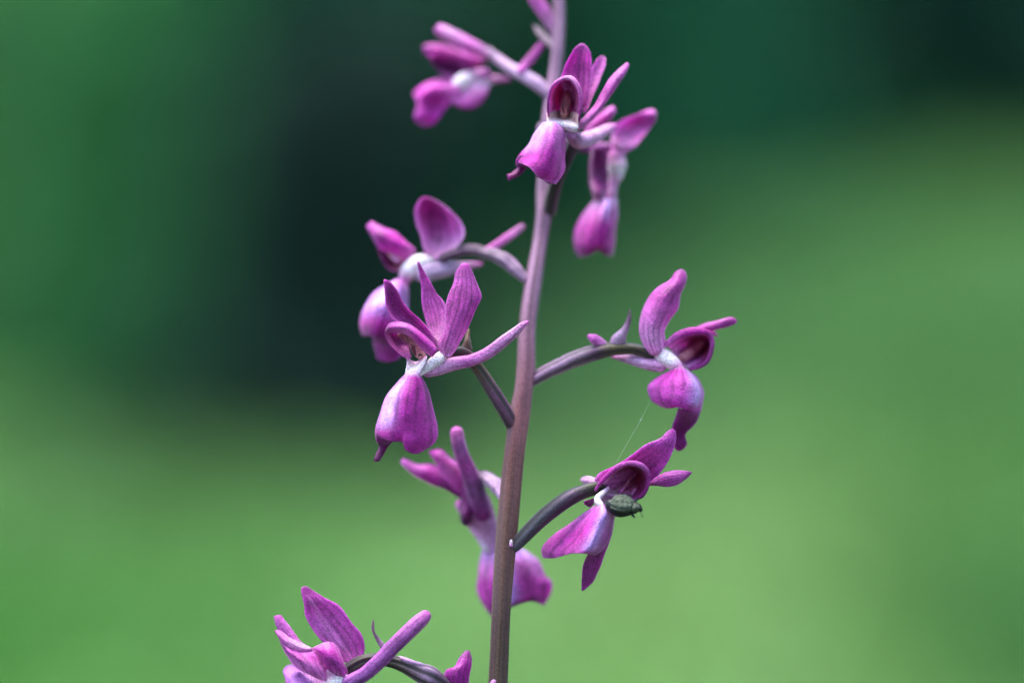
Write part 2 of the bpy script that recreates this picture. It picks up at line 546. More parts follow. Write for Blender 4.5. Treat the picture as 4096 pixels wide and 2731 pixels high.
def bush(name, label, cat, base, h, wd, mat, nleaf, size, clumps=9, stem=True, group=None, low=0.15, depth=None, r_trunk=None, flatc=1.0, aspect=0.5):
    bx, by = base
    z0 = float(ground_z(np.array(bx), np.array(by)))
    root = empty(name, (bx, by, z0))
    tag(root, label, cat, group)
    dp = depth or wd
    cs, rs = [], []
    for i in range(clumps):
        f = (i + 0.5) / clumps
        a = i * 2.4 + rng.uniform(-0.4, 0.4)
        rr = math.sqrt(rng.uniform(0.05, 1))
        z = z0 + h * (low + (1 - low) * (0.12 + 0.76 * f))
        tp = 1 - 0.45 * f
        cs.append((bx + math.cos(a) * rr * wd * 0.3 * tp, by + math.sin(a) * rr * dp * 0.3 * tp, z))
        q = rng.uniform(0.22, 0.3)
        rs.append((wd * q * 1.25, dp * q * 1.25, h * (1 - low) * q * 0.75 * flatc))
    # trunk with limbs up into the clumps
    rt = r_trunk or max(0.004, h * 0.02)
    parts = []
    top = np.array([bx, by, z0 + h * (low + (1 - low) * 0.6)])
    parts.append(tube_pts(np.array([[bx, by, z0 - 0.02], [bx + 0.01 * h, by, z0 + h * 0.25], top]), [rt * 1.2, rt, rt * 0.4], W1, n=8, ns=8, lump=0.05))
    for c in cs:
        c = np.array(c)
        s_ = np.array([bx, by, z0 + (c[2] - z0) * 0.45])
        parts.append(tube_pts(np.array([s_, (s_ + c) / 2 + [0, 0, 0.03 * h], c]), [rt * 0.55, rt * 0.35, rt * 0.12], W1, n=6, ns=6))
    tg = join(*parts)
    mesh_obj('trunk' if h > 1 else 'stem', tg[0], tg[1], bark, root)
    V, F, C = leaf_cloud(cs, rs, nleaf, size, aspect)
    mesh_obj('crown', V, F, mat, root, colors=C, smooth=False)
    return root


# low broad herbs lying among the grass, leaves turned to the sky
n = 60000
yy = 0.75 + 9.0 * rng.random(n) ** 1.7
xx = (rng.random(n) * 2 - 1) * (0.5 + 0.32 * yy)
zz = ground_z(xx, yy) + rng.uniform(0.015, 0.06, n)
a = rng.uniform(0, 2 * math.pi, n)
ln = rng.uniform(0.012, 0.03, n) * (0.6 + 0.25 * yy)
tl = rng.uniform(-0.25, 0.45, n)
dx, dy = np.cos(a), np.sin(a)
V = np.zeros((n, 4, 3))
V[:, 0] = np.stack([xx, yy, zz], -1)
V[:, 1] = np.stack([xx + dx * ln * 0.5 - dy * ln * 0.35, yy + dy * ln * 0.5 + dx * ln * 0.35, zz + ln * tl * 0.5 + ln * 0.06], -1)
V[:, 2] = np.stack([xx + dx * ln, yy + dy * ln, zz + ln * tl], -1)
V[:, 3] = np.stack([xx + dx * ln * 0.5 + dy * ln * 0.35, yy + dy * ln * 0.5 - dx * ln * 0.35, zz + ln * tl * 0.5 + ln * 0.06], -1)
b = (np.arange(n) * 4)[:, None]
F = np.concatenate([b + np.array([0, 3, 2]), b + np.array([0, 2, 1])])
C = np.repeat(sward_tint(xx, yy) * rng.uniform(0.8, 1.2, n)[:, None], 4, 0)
ho = mesh_obj('meadow_herbs', V.reshape(-1, 3), F, herb_m, origin=(0, 0, 0), colors=C, smooth=False)
tag(ho, 'low broad-leaved herbs spread through the meadow grass', 'herbs', kind='stuff')

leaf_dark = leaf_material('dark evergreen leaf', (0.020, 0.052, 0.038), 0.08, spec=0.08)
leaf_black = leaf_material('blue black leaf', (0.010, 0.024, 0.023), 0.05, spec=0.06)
leaf_mid = leaf_material('mid green leaf', (0.09, 0.33, 0.105), 0.25, spec=0.1)
leaf_pale = leaf_material('grey green leaf', (0.15, 0.36, 0.13), 0.3, spec=0.1)
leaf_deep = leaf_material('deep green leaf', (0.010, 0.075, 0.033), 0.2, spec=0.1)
leaf_bram = leaf_material('bright shrub leaf', (0.035, 0.20, 0.09), 0.25, spec=0.1)
leaf_tree = leaf_material('broad tree leaf', (0.035, 0.18, 0.08), 0.25, spec=0.1)

# tall trees at the wood's edge, beyond the shrubs
bush('broadleaf_tree', 'broad leafy tree with a low crown behind the darkest shrub', 'tree', (-0.4, 6.5), 3.0, 2.4, leaf_tree, 12000, 0.12, clumps=16, low=0.03, r_trunk=0.07)
bush('broadleaf_tree', 'slender leafy tree behind the pale green and mid green shrubs', 'tree', (-2.1, 5.6), 3.2, 2.6, leaf_tree, 7000, 0.11, clumps=12, low=0.03, r_trunk=0.06)
bush('broadleaf_tree', 'tall leafy tree past the far end of the meadow behind the bluish dark shrub', 'tree', (1.9, 9.0), 3.8, 3.0, leaf_tree, 9000, 0.12, clumps=14, low=0.02, r_trunk=0.08)
bush('broadleaf_tree', 'tall leafy tree deep in the wood behind the low crowned tree', 'tree', (0.6, 9.2), 3.8, 3.2, leaf_tree, 9000, 0.12, clumps=14, low=0.02, r_trunk=0.08)
# the wood behind them, one mass
n_ = 60
V, F, C = leaf_cloud(np.stack([rng.uniform(-16, 16, n_), rng.uniform(12, 17, n_), rng.uniform(0.2, 5.5, n_)], -1), np.tile([[2.4, 1.6, 1.6]], (n_, 1)), 30000, 0.3)
fw = mesh_obj('far_wood', V, F, leaf_deep, origin=(0, 14, 0), colors=C, smooth=False)
tag(fw, 'dense dark green wood closing off the far end of the meadow', 'wood', kind='stuff')
# shrubs in front of them
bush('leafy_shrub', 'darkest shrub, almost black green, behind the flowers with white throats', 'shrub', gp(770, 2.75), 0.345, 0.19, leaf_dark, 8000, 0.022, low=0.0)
bush('leafy_shrub', 'tall mid green shrub rising behind the darkest shrub', 'shrub', gp(560, 4.4), 0.75, 0.5, leaf_tree, 6000, 0.045, low=0.0)
bush('fern_clump', 'low dark green clump in front of the darkest shrub', 'clump', gp(545, 2.85), 0.15, 0.14, leaf_deep, 2500, 0.018, low=0.0)
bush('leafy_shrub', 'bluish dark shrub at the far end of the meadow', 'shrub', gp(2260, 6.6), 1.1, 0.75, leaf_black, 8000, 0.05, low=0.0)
bush('leafy_shrub', 'mid green shrub between the darkest shrub and the pale green one', 'shrub', gp(240, 3.0), 0.44, 0.16, leaf_mid, 4000, 0.028, low=0.0)
bush('leafy_shrub', 'pale green leafy shrub at the meadow edge beside the mid green one', 'shrub', gp(-40, 3.1), 0.46, 0.14, leaf_pale, 3000, 0.03, low=0.0)
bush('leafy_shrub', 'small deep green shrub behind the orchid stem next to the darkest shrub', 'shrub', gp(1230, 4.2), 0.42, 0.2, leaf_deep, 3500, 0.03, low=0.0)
bush('leafy_shrub', 'spreading green shrub at the far side of the meadow behind the drooping flower', 'shrub', gp(1560, 5.5), 0.62, 0.45, leaf_bram, 5000, 0.045, low=0.0)
# trees added out of the picture to keep low light off the orchid
bush('broadleaf_tree', 'dense low-branched tree added out of view beside the orchid to block low light', 'tree', (1.25, 0.1), 2.2, 0.9, leaf_tree, 6000, 0.07, clumps=14, low=0.02, r_trunk=0.03)
bush('broadleaf_tree', 'dense leafy tree added out of view opposite the wood to block low light', 'tree', (0.3, -2.4), 2.6, 1.8, leaf_tree, 8000, 0.1, clumps=14, low=0.02, r_trunk=0.05)
#@@END
# ------------------------------------------------------------------ the orchid
MAG = (0.47, 0.027, 0.38)      # lip magenta
MAGD = (0.15, 0.008, 0.125)
PUR = (0.40, 0.058, 0.35)      # sepals
PURD = (0.24, 0.024, 0.21)
PINK = (0.62, 0.17, 0.56)
PALE = (0.68, 0.36, 0.66)
LILAC_SHEEN = (0.62, 0.45, 1.0)  # pale lip centre, with the sky's sheen on the ridges painted in
WHITE = (0.90, 0.88, 0.92)
MAROON = (0.20, 0.010, 0.055)
ROSE = (0.55, 0.24, 0.30)
OVG = (0.020, 0.022, 0.014)    # green black ovary
OVP = (0.13, 0.055, 0.11)      # mauve ovary
OVL = (0.42, 0.25, 0.39)       # pale mauve ovary
BRN = (0.07, 0.035, 0.03)
G = lambda *c: [(i / max(1, len(c) - 1), x) for i, x in enumerate(c)] if len(c) > 1 else [(0, c[0]), (1, c[0])]

ZA = View(1600, 0, 1050 / 2195)
ZB = View(1400, 750, 800 / 1930)
ZC = View(1400, 1000, 800 / 1394)
ZD = View(2050, 1000, 950 / 1752)
ZE = View(1950, 1650, 900 / 1882)
ZF = View(1550, 1650, 700 / 1291)
ZG = View(1050, 2300, 1050 / 2352)
ZH = View(2200, 380, 500 / 1120)
PX = View(0, 0, 1.0)

base = unproj(np.array(1975.0), np.array(4000.0), np.array(6.0))
# stem: measured down to the frame edge, then on to the ground
st = [(2215, -420, 22, 18), (2230, -150, 21, 22), (2236, 60, 20, 24), (2230, 200, 19, 25), (2219, 300, 18.5, 26), (2196, 460, 17, 27), (2186, 600, 16.2, 27), (2176, 760, 15.5, 30), (2176, 850, 14.6, 31), (2161, 960, 14, 29),
      (2135, 1130, 12, 34), (2112, 1306, 10, 34), (2106, 1470, 8.5, 38), (2096, 1560, 7.6, 37), (2080, 1660, 7, 43), (2062, 1800, 5.5, 41), (2045, 1960, 4.5, 43),
      (2029, 2128, 3.5, 43), (2013, 2320, 2.5, 40), (2004, 2463, 2, 38), (1996, 2657, 2, 38), (1985, 2900, 2, 40), (1975, 3300, 2.5, 44), (1968, 3900, 3, 48)]
st = np.array(st, float)
SP = PX.p(st[:, :3])
SR = PX.r(st[:, 3])
foot = np.array([SP[-1][0] - 0.004, SP[-1][1] - 0.004, 0.0])
mids = [SP[-1] + (foot - SP[-1]) * f for f in (0.3, 0.65)]
low = foot + np.array([0, 0, -0.012])
SP = np.concatenate([SP, mids, [low]])
SR = np.concatenate([SR, [SR[-1] * 1.1, SR[-1] * 1.25, SR[-1] * 1.4]])
foot = np.array([foot[0], foot[1], float(ground_z(foot[0], foot[1]))])
orchid = empty('orchid', foot)
tag(orchid, 'tall purple loose-flowered orchid with a maroon stem and magenta flowers', 'orchid')
m_ = len(SP) - 1
ST_MAUVE = (0.30, 0.155, 0.27)
ST_MID = (0.22, 0.10, 0.155)
ST_BRN = (0.105, 0.058, 0.048)
k_ = lambda py: float(np.interp(py, st[:, 1], np.arange(len(st)))) / m_
sg = [(0, (0.36, 0.20, 0.31)), (k_(1130), (0.33, 0.17, 0.27)), (k_(1470), (0.25, 0.10, 0.14)), (k_(1700), (0.21, 0.072, 0.078)), (k_(1850), (0.18, 0.064, 0.052)),
      (k_(2130), (0.145, 0.062, 0.042)), (k_(2463), (0.105, 0.054, 0.036)), (1, (0.06, 0.08, 0.03))]
add('stem', tube_pts(SP, SR, sg, n=36, ns=260, ribs=5, rib=0.05, twist=0.9, lump=0.025, groove=((0.08, 0.03, 0.04), 0.45)), STK, orchid)
# lance leaves low on the stem, below the picture
for k, (az, hz, ln) in enumerate(((0.6, 0.03, 0.16), (2.9, 0.05, 0.14), (4.6, 0.02, 0.15))):
    b0 = foot + np.array([0, 0, hz])
    dr = np.array([math.cos(az), math.sin(az), 0])
    sdv = np.array([-math.sin(az), math.cos(az), 0])
    rows = []
    for f, w_, z_ in ((0, 0.004, 0), (0.3, 0.008, 0.5), (0.65, 0.007, 0.72), (0.9, 0.003, 0.66), (1, 0.0005, 0.6)):
        c = b0 + dr * ln * 0.6 * f + np.array([0, 0, ln * z_])
        rows.append([c - sdv * w_ + [0, 0, w_ * 0.6], c, c + sdv * w_ + [0, 0, w_ * 0.6]])
    class _W:                      # already in world space
        @staticmethod
        def p(a): return np.asarray(a, float)
    add('leaf', patch(_W, rows, G((0.05, 0.12, 0.03), (0.05, 0.14, 0.03)), th=0.5, nu=16, nv=7), STK, orchid)


def flower(heart, label):
    """heart: geometry of throat and column, the part the petals hang on"""
    o = add('flower', heart, THR, orchid)
    o['label'] = label
    return o


# ---- flower with three upright sepals, left of the stem (sharp)
Z = ZC
heart = join(
    patch(Z, [[(400, 745, 1.5), (460, 790, 3), (535, 735, 1.0)], [(398, 790, 0.8), (460, 815, 2.0), (528, 775, -0.2)], [(390, 835, 0.3), (450, 845, 0.6), (505, 820, -0.6)], [(382, 872, 0.2), (430, 880, -0.6), (485, 872, -0.2)]],
          G(PALE, WHITE, WHITE, PALE), th=0.5, wob=0.02),
    tube(Z, [(650, 725, 1.6, 34), (610, 765, 1.0, 44), (560, 800, 0.8, 38), (505, 845, 0.4, 26), (465, 870, 0.2, 20)], G(WHITE), n=20),
    # column inside the hood: anther cap above, stigma below with two dark pollen pockets
    tube(Z, [(350, 592, 1.6, 22), (385, 605, 1.9, 34), (430, 640, 2.0, 34), (465, 690, 2.0, 38), (495, 735, 2.2, 32)], G((0.30, 0.10, 0.16), (0.34, 0.13, 0.18), ROSE, (0.5, 0.28, 0.30)), n=18, lump=0.05),
    patch(Z, [[(420, 655, 0.6), (432, 650, 0.5), (446, 658, 0.6)], [(428, 690, 0.6), (442, 690, 0.4), (456, 690, 0.6)], [(448, 735, 0.7), (455, 738, 0.6), (463, 735, 0.7)]], G((0.13, 0.03, 0.05)), th=0.2, nu=8, nv=5),
    tube(Z, [(478, 733, 0.6, 5), (488, 728, 0.5, 7), (500, 732, 0.6, 5)], G((0.012, 0.01, 0.006)), n=8),
)
f = flower(heart, 'sharp flower with three upright sepals and a hanging folded lip')
add('sepal', patch(Z, [[(548, 705, 1.4), (582, 695, 1.3), (606, 655, 1.6)], [(455, 610, 1.0), (500, 585, 1.8), (545, 545, 1.2)], [(360, 530, 0.2), (410, 500, 1.6), (490, 488, 0.6)],
                       [(290, 480, -0.2), (340, 430, 1.3), (430, 430, 0.2)], [(250, 385, -0.4), (300, 365, 1.0), (375, 362, 0)], [(242, 295, -0.4), (280, 285, 0.6), (338, 292, -0.1)], [(234, 212, 0.2), (248, 205, 0.3), (290, 226, 0.1)]],
                   G(PUR, PUR, PURD, PURD, PUR), edge=(PINK, 0.55), seed=2), PET, f)
add('sepal', patch(Z, [[(603, 632, 3), (617, 650, 3), (628, 618, 3)], [(545, 540, 3.3), (605, 560, 3.8), (655, 520, 3.2)], [(520, 450, 3.6), (585, 455, 4.3), (668, 420, 3.4)], [(505, 370, 3.8), (560, 375, 4.4), (650, 355, 3.6)],
                       [(498, 290, 4), (545, 295, 4.4), (607, 310, 3.8)], [(488, 200, 4), (515, 200, 4.3), (552, 205, 4)], [(472, 110, 4), (480, 95, 4.1), (495, 108, 4)], [(471, 88, 4), (474, 84, 4), (480, 88, 4)]],
                   G(PALE, PINK, (0.48, 0.12, 0.46), PUR, PUR), edge=(PINK, 0.3), seed=5), PET, f)
add('sepal', patch(Z, [[(650, 735, 1.0), (680, 750, 0.8), (702, 742, 0.9)], [(604, 668, 0.9), (680, 690, 0.5), (745, 690, 0.8)], [(630, 600, 0.9), (712, 610, 0.1), (800, 590, 0.9)], [(655, 500, 0.8), (745, 510, -0.2), (850, 485, 0.9)],
                       [(668, 400, 0.6), (778, 405, -0.1), (895, 385, 1.0)], [(690, 310, 0.8), (795, 310, 0.2), (917, 322, 1.2)], [(722, 225, 1.0), (803, 228, 0.6), (885, 240, 1.4)], [(738, 150, 1.2), (800, 150, 1.0), (850, 150, 1.4)],
                       [(775, 97, 1.4), (800, 90, 1.3), (828, 100, 1.4)]],
                   G(PALE, PINK, PUR, PUR, (0.42, 0.09, 0.40), PUR), edge=(PURD, 0.3), mid=(PURD, 0.45, 0.1, -0.25), seed=9, wob=0.12), PET, f)
add('petal', patch(Z, [[(612, 690, 0.6), (598, 715, -0.2), (572, 748, 0.4)], [(545, 612, 0.2), (522, 650, -1.2), (500, 692, 0.2)], [(468, 548, -0.2), (452, 585, -1.6), (440, 628, -0.2)], [(395, 507, -0.4), (390, 545, -1.8), (388, 590, -0.2)],
                       [(325, 497, 0), (322, 535, -1.5), (318, 577, 0.1)], [(275, 510, 0.6), (270, 542, -0.5), (265, 574, 0.7)], [(252, 540, 1.0), (250, 555, 0.6), (250, 572, 1.2)]],
                   G((0.55, 0.09, 0.5), MAG, PINK, PUR, MAGD), edge=(MAGD, 0.7), seed=3, wob=0.03), PET, f)
add('petal', patch(Z, [[(250, 545, 1.2), (285, 550, 2.2), (320, 570, 1.6)], [(246, 595, 0.6), (300, 600, 2.8), (350, 595, 2.6)], [(272, 660, 0.4), (330, 650, 2.8), (395, 640, 2.9)], [(335, 722, 0.6), (372, 705, 2.2), (415, 695, 2.6)], [(405, 764, 1.0), (415, 758, 1.4), (430, 742, 1.8)]],
                   G(PUR, PURD, PUR, PINK), edge=(MAGD, 0.8), mid=(PINK, 0.5, 0.35, 0.35), seed=4, wob=0.03), PET, f)
lipA = patch(Z, tilt([[(402, 866, 1.2), (384, 866, 0.5), (412, 868, -0.4), (432, 868, -0.7), (450, 868, -0.7), (470, 870, -0.5), (492, 876, 0.1)],
                 [(390, 930, 4.0), (330, 925, 1.2), (385, 912, -0.8), (420, 910, -1.3), (450, 912, -1.3), (485, 915, -0.8), (522, 922, 0.8)],
                 [(345, 1030, 6.0), (253, 1015, 1.6), (335, 1002, -1.2), (390, 1000, -1.8), (435, 1002, -1.8), (498, 1008, -0.9), (557, 1022, 1.6)],
                 [(300, 1140, 7.0), (207, 1130, 2.2), (300, 1115, -1.2), (370, 1115, -1.9), (425, 1122, -1.8), (510, 1132, -0.7), (595, 1142, 2.2)],
                 [(270, 1240, 7.2), (186, 1225, 2.6), (285, 1215, -1.0), (360, 1225, -1.6), (415, 1245, -1.4), (515, 1255, -0.3), (618, 1245, 2.6)],
                 [(240, 1325, 6.8), (178, 1285, 2.8), (280, 1285, -0.6), (362, 1295, -1.1), (400, 1330, -1.3), (510, 1345, 0.2), (605, 1315, 2.6)],
                 [(205, 1368, 6.4), (184, 1305, 3.2), (285, 1330, -0.2), (364, 1338, -0.2), (388, 1392, -0.6), (465, 1418, 0.6), (565, 1368, 2.2)]], 3.5, 0.0, 1.0),
             [(0, (0.66, 0.42, 0.68)), (0.1, MAG), (0.45, MAG), (0.8, MAG), (1, (0.40, 0.03, 0.34))], nu=40, nv=43, mid=(LILAC_SHEEN, 0.9, 0.24, -0.45, 0.06, 0.7), edge=((0.55, 0.12, 0.48), 0.5), seed=6, wob=0.10)
lipB = patch(Z, tilt([[(225, 1305, 5.6), (250, 1315, 5.4), (295, 1338, 5.2)], [(205, 1360, 5.2), (232, 1362, 5.0), (268, 1368, 5.0)], [(186, 1415, 4.8), (208, 1418, 4.6), (235, 1424, 4.6)], [(164, 1466, 4.4), (182, 1474, 4.4), (207, 1472, 4.4)]], 3.4, 1, 1),
             G(MAGD, MAGD, (0.1, 0.008, 0.085)), nu=12, nv=7, seed=7)
lipC = patch(Z, tilt([[(181, 1278, 2.2), (230, 1300, 1.4), (292, 1330, 0.6)], [(184, 1325, 2.6), (225, 1338, 2.2), (278, 1345, 1.6)], [(204, 1369, 3.2), (226, 1366, 3.0), (255, 1352, 2.6)]], 3.2, 1, 1), G((0.2, 0.012, 0.17), MAGD, (0.1, 0.006, 0.085)), nu=12, nv=9)
add('lip', join(lipA, lipB, lipC), PET, f)
add('spur', tube(Z, [(545, 850, 1.4, 40), (610, 822, 1.6, 55), (695, 797, 1.8, 52), (770, 785, 1.8, 46), (850, 767, 1.6, 42), (955, 722, 1.2, 42), (1070, 635, 0.6, 40), (1150, 572, 0.2, 33), (1205, 522, 0, 22), (1238, 500, 0, 10)],
                 G(PALE, PALE, PINK, (0.62, 0.26, 0.62), PALE, PINK), n=22, lump=0.02, ribs=5, rib=0.02, twist=0.4), PET, f)
add('ovary', tube(Z, [(1150, 1250, 6.5, 44), (1078, 1115, 5.5, 46), (1008, 1000, 4.6, 45), (935, 885, 4.0, 42), (870, 795, 3.6, 42), (805, 728, 3.2, 46), (740, 712, 2.6, 42), (680, 740, 2.0, 32)],
                  G(BRN, (0.2, 0.08, 0.15), (0.2, 0.08, 0.15), (0.14, 0.08, 0.07), (0.10, 0.07, 0.03), (0.10, 0.06, 0.05), OVG, OVG), ribs=4, rib=0.10, twist=0.5, n=32, groove=((0.012, 0.014, 0.008), 0.85)), STK, f)
add('bract', patch(Z, [[(770, 700, 3.6), (810, 690, 3.2), (852, 700, 3.6)], [(785, 650, 3.8), (815, 640, 3.3), (845, 650, 3.8)], [(805, 600, 4.0), (822, 598, 3.7), (836, 602, 4.0)], [(824, 550, 4.2), (828, 546, 4.2), (833, 550, 4.2)]], G(BRN, (0.16, 0.09, 0.05)), nu=14, nv=9), STK, f)

# ---- flower near the top, facing the lens, hood open (nearly sharp)
Z = ZA.at(1.0)
heart = join(
    patch(Z, [[(1232, 940, 2.6), (1300, 930, 5.2), (1370, 930, 6.4), (1440, 930, 5.0), (1492, 960, 2.6)], [(1228, 985, 2.2), (1300, 990, 4.6), (1370, 995, 5.4), (1440, 1000, 4.4), (1490, 1025, 2.2)],
              [(1232, 1018, 2.0), (1300, 1030, 2.8), (1370, 1036, 3.0), (1440, 1050, 2.6), (1490, 1075, 2.2)], [(1260, 1040, 2.6), (1320, 1065, 3.2), (1380, 1085, 3.2), (1430, 1105, 3.0), (1472, 1105, 3.0)]],
          G((0.55, 0.38, 0.42), (0.5, 0.36, 0.34), WHITE, WHITE), th=0.5, wob=0.02, mid=((0.36, 0.2, 0.16), 0.75, 0.4, 0.0, 0.0, 0.5)),
    tube(Z, [(1395, 790, 4.5, 38), (1390, 850, 4.2, 44), (1378, 910, 4.4, 40), (1368, 970, 4.6, 34)], G(MAROON, (0.22, 0.05, 0.08), ROSE, (0.45, 0.26, 0.24)), n=16, lump=0.05),
    tube(Z, [(1362, 860, 3.4, 8), (1360, 905, 3.2, 9), (1372, 945, 3.4, 6)], G((0.10, 0.015, 0.03)), n=8),
    tube(Z, [(1420, 860, 3.4, 8), (1408, 905, 3.2, 9), (1400, 940, 3.4, 6)], G((0.10, 0.015, 0.03)), n=8))
f = flower(heart, 'open hooded flower near the top with a bell-shaped lip')
add('hood', join(
    patch(Z, [[(1243, 985, 2.8), (1295, 990, 5.6), (1370, 1000, 7.0), (1440, 1005, 5.6), (1488, 1040, 2.8)], [(1238, 920, 2.2), (1300, 920, 6.2), (1370, 920, 7.6), (1445, 930, 6.2), (1506, 960, 2.2)], [(1240, 840, 2.0), (1305, 840, 6.0), (1375, 840, 7.6), (1448, 840, 6.0), (1510, 860, 2.0)],
              [(1258, 750, 1.8), (1315, 755, 5.2), (1380, 755, 6.6), (1445, 755, 5.2), (1500, 770, 1.8)], [(1305, 690, 2.0), (1345, 692, 4.0), (1390, 690, 4.8), (1432, 690, 4.0), (1468, 695, 2.0)], [(1355, 664, 2.6), (1375, 660, 3.0), (1398, 656, 3.2), (1420, 660, 3.0), (1440, 668, 2.6)]],
          G((0.72, 0.5, 0.62), (0.62, 0.26, 0.5), (0.45, 0.08, 0.25), (0.38, 0.05, 0.2), MAG, PINK), nv=25, wob=0.02, mid=(MAROON, 0.7, 0.4, 0.1, 0.3, 0.8), edge=(PINK, 0.8)),
    tube(Z, [(1243, 985, 2.7, 8), (1237, 910, 2.1, 10), (1240, 840, 1.9, 9), (1260, 748, 1.7, 10), (1306, 688, 1.8, 13), (1375, 655, 2.0, 17), (1440, 662, 1.8, 21), (1492, 735, 1.5, 20), (1513, 840, 1.6, 15), (1506, 950, 2.0, 11), (1488, 1040, 2.6, 9)],
         G(PUR, MAGD, PUR, PINK, PALE, PINK, PUR, MAGD), n=12)), PET, f)
add('sepal', patch(Z, [[(1390, 820, 4.5), (1480, 850, 5.2), (1552, 905, 4.5)], [(1350, 690, 4), (1475, 720, 5.4), (1586, 780, 4)], [(1352, 620, 3.8), (1478, 625, 5.2), (1602, 640, 4)], [(1378, 555, 3.8), (1490, 545, 5.0), (1598, 545, 4)], [(1432, 458, 4), (1512, 450, 5.0), (1594, 458, 4.2)], [(1466, 402, 4.4), (1527, 392, 5.0), (1574, 408, 4.5)], [(1505, 370, 5), (1525, 366, 5), (1545, 373, 5)]],
                   G(PINK, PINK, PUR, MAG, PUR, PINK), mid=(PURD, 0.6, 0.14, 0.0, 0.3, 0.95), seed=11), PET, f)
add('sepal', patch(Z, [[(1528, 940, 5.5), (1545, 945, 5.6), (1572, 920, 5.5)], [(1560, 760, 6.2), (1592, 770, 6.6), (1628, 770, 6.2)], [(1590, 610, 7), (1635, 625, 7.4), (1690, 620, 7)], [(1630, 520, 7.4), (1676, 525, 7.8), (1722, 520, 7.4)], [(1672, 476, 7.8), (1695, 470, 7.9), (1716, 482, 7.8)]], G(PINK, (0.52, 0.15, 0.5), PINK), seed=12), PET, f)
add('sepal', patch(Z, [[(1478, 1040, 3.4), (1482, 1065, 3.2), (1490, 1096, 3.4)], [(1545, 965, 3.6), (1575, 995, 3.0), (1600, 1015, 3.6)], [(1630, 868, 4), (1668, 900, 3.3), (1700, 900, 4)], [(1690, 770, 4.4), (1735, 790, 3.8), (1775, 785, 4.4)], [(1745, 668, 4.8), (1795, 690, 4.2), (1842, 680, 4.8)], [(1835, 575, 5.2), (1868, 595, 4.9), (1896, 600, 5.2)], [(1886, 532, 5.6), (1902, 527, 5.6), (1918, 544, 5.6)]],
                   G(PALE, PINK, PUR, (0.48, 0.14, 0.48), PINK), mid=(PURD, 0.4, 0.2, 0.3), seed=13), PET, f)
lipA = patch(Z, tilt([[(1225, 1050, 6), (1196, 1032, 3.4), (1245, 1018, 1.8), (1300, 1024, 1.6), (1346, 1046, 3)],
                 [(1195, 1110, 8), (1122, 1120, 4.4), (1220, 1090, 0.6), (1310, 1095, 0.4), (1378, 1110, 3.6)],
                 [(1150, 1220, 9.4), (1066, 1222, 5), (1190, 1205, 0.2), (1300, 1220, 0.0), (1391, 1225, 4.2)],
                 [(1100, 1320, 10), (1005, 1300, 5.4), (1150, 1300, 0.4), (1275, 1350, 0.0), (1384, 1350, 4.4)],
                 [(1050, 1370, 9), (978, 1340, 5.4), (1110, 1355, 0.8), (1230, 1450, 0.4), (1362, 1455, 4)],
                 [(985, 1402, 8), (975, 1362, 5.6), (1075, 1398, 1.4), (1170, 1492, 1.2), (1305, 1545, 3)]], 4, 0.0, 1.0),
             [(0, LILAC_SHEEN), (0.12, (0.6, 0.2, 0.62)), (0.5, MAG), (0.9, MAG), (1, (0.5, 0.12, 0.44))], nu=36, nv=33, mid=(LILAC_SHEEN, 0.8, 0.3, -0.3, -0.1, 0.5), edge=(PINK, 0.4), seed=14, wob=0.12)
lipB = patch(Z, tilt([[(1000, 1345, 6.4), (1035, 1368, 6.0), (1072, 1392, 6.2)], [(978, 1412, 6), (998, 1434, 5.6), (1018, 1452, 5.8)], [(932, 1446, 5.8), (946, 1468, 5.5), (962, 1486, 5.6)], [(896, 1460, 5.6), (899, 1487, 5.6), (906, 1514, 5.6)]], 3.6, 0.9, 1), G(MAGD, (0.16, 0.008, 0.12), (0.2, 0.012, 0.15)), nu=14, nv=7)
lipD = patch(Z, tilt([[(995, 1302, 4.2), (1030, 1300, 3.4), (1066, 1318, 2.6)], [(972, 1345, 4.6), (1020, 1352, 4.0), (1070, 1365, 3.2)], [(980, 1402, 5.2), (1022, 1396, 4.8), (1068, 1402, 4.2)]], 3.6, 0.85, 1), G((0.2, 0.012, 0.17), MAGD, (0.1, 0.006, 0.085)), nu=12, nv=9)
lipC = patch(Z, tilt([[(1135, 1452, 2.2), (1180, 1480, 2.4), (1250, 1520, 2.6)], [(1140, 1480, 4.2), (1200, 1505, 4.2), (1272, 1545, 3.6)]], 4, 0.95, 1), G(MAGD), nu=6, nv=9, wob=0.2)
add('lip', join(lipA, lipB, lipC, lipD), PET, f)
add('spur', tube(Z, [(1440, 1130, 4, 55), (1490, 1180, 6, 68), (1570, 1165, 8, 66), (1650, 1130, 9.5, 58), (1730, 1085, 11, 46), (1790, 1058, 12, 30)], G((0.45, 0.22, 0.44), (0.72, 0.42, 0.70), (0.78, 0.48, 0.76), (0.74, 0.42, 0.72), PINK), n=20), PET, f)
add('ovary', tube(PX, [(2196, 850, 14.5, 26), (2208, 790, 12.5, 27), (2225, 730, 11, 26), (2250, 670, 10, 25), (2275, 620, 9, 25), (2300, 570, 7, 24), (2300, 530, 6, 22)], G(OVG, OVG, (0.02, 0.02, 0.02), OVG), ribs=6, rib=0.1, twist=0.6, n=20), STK, f)

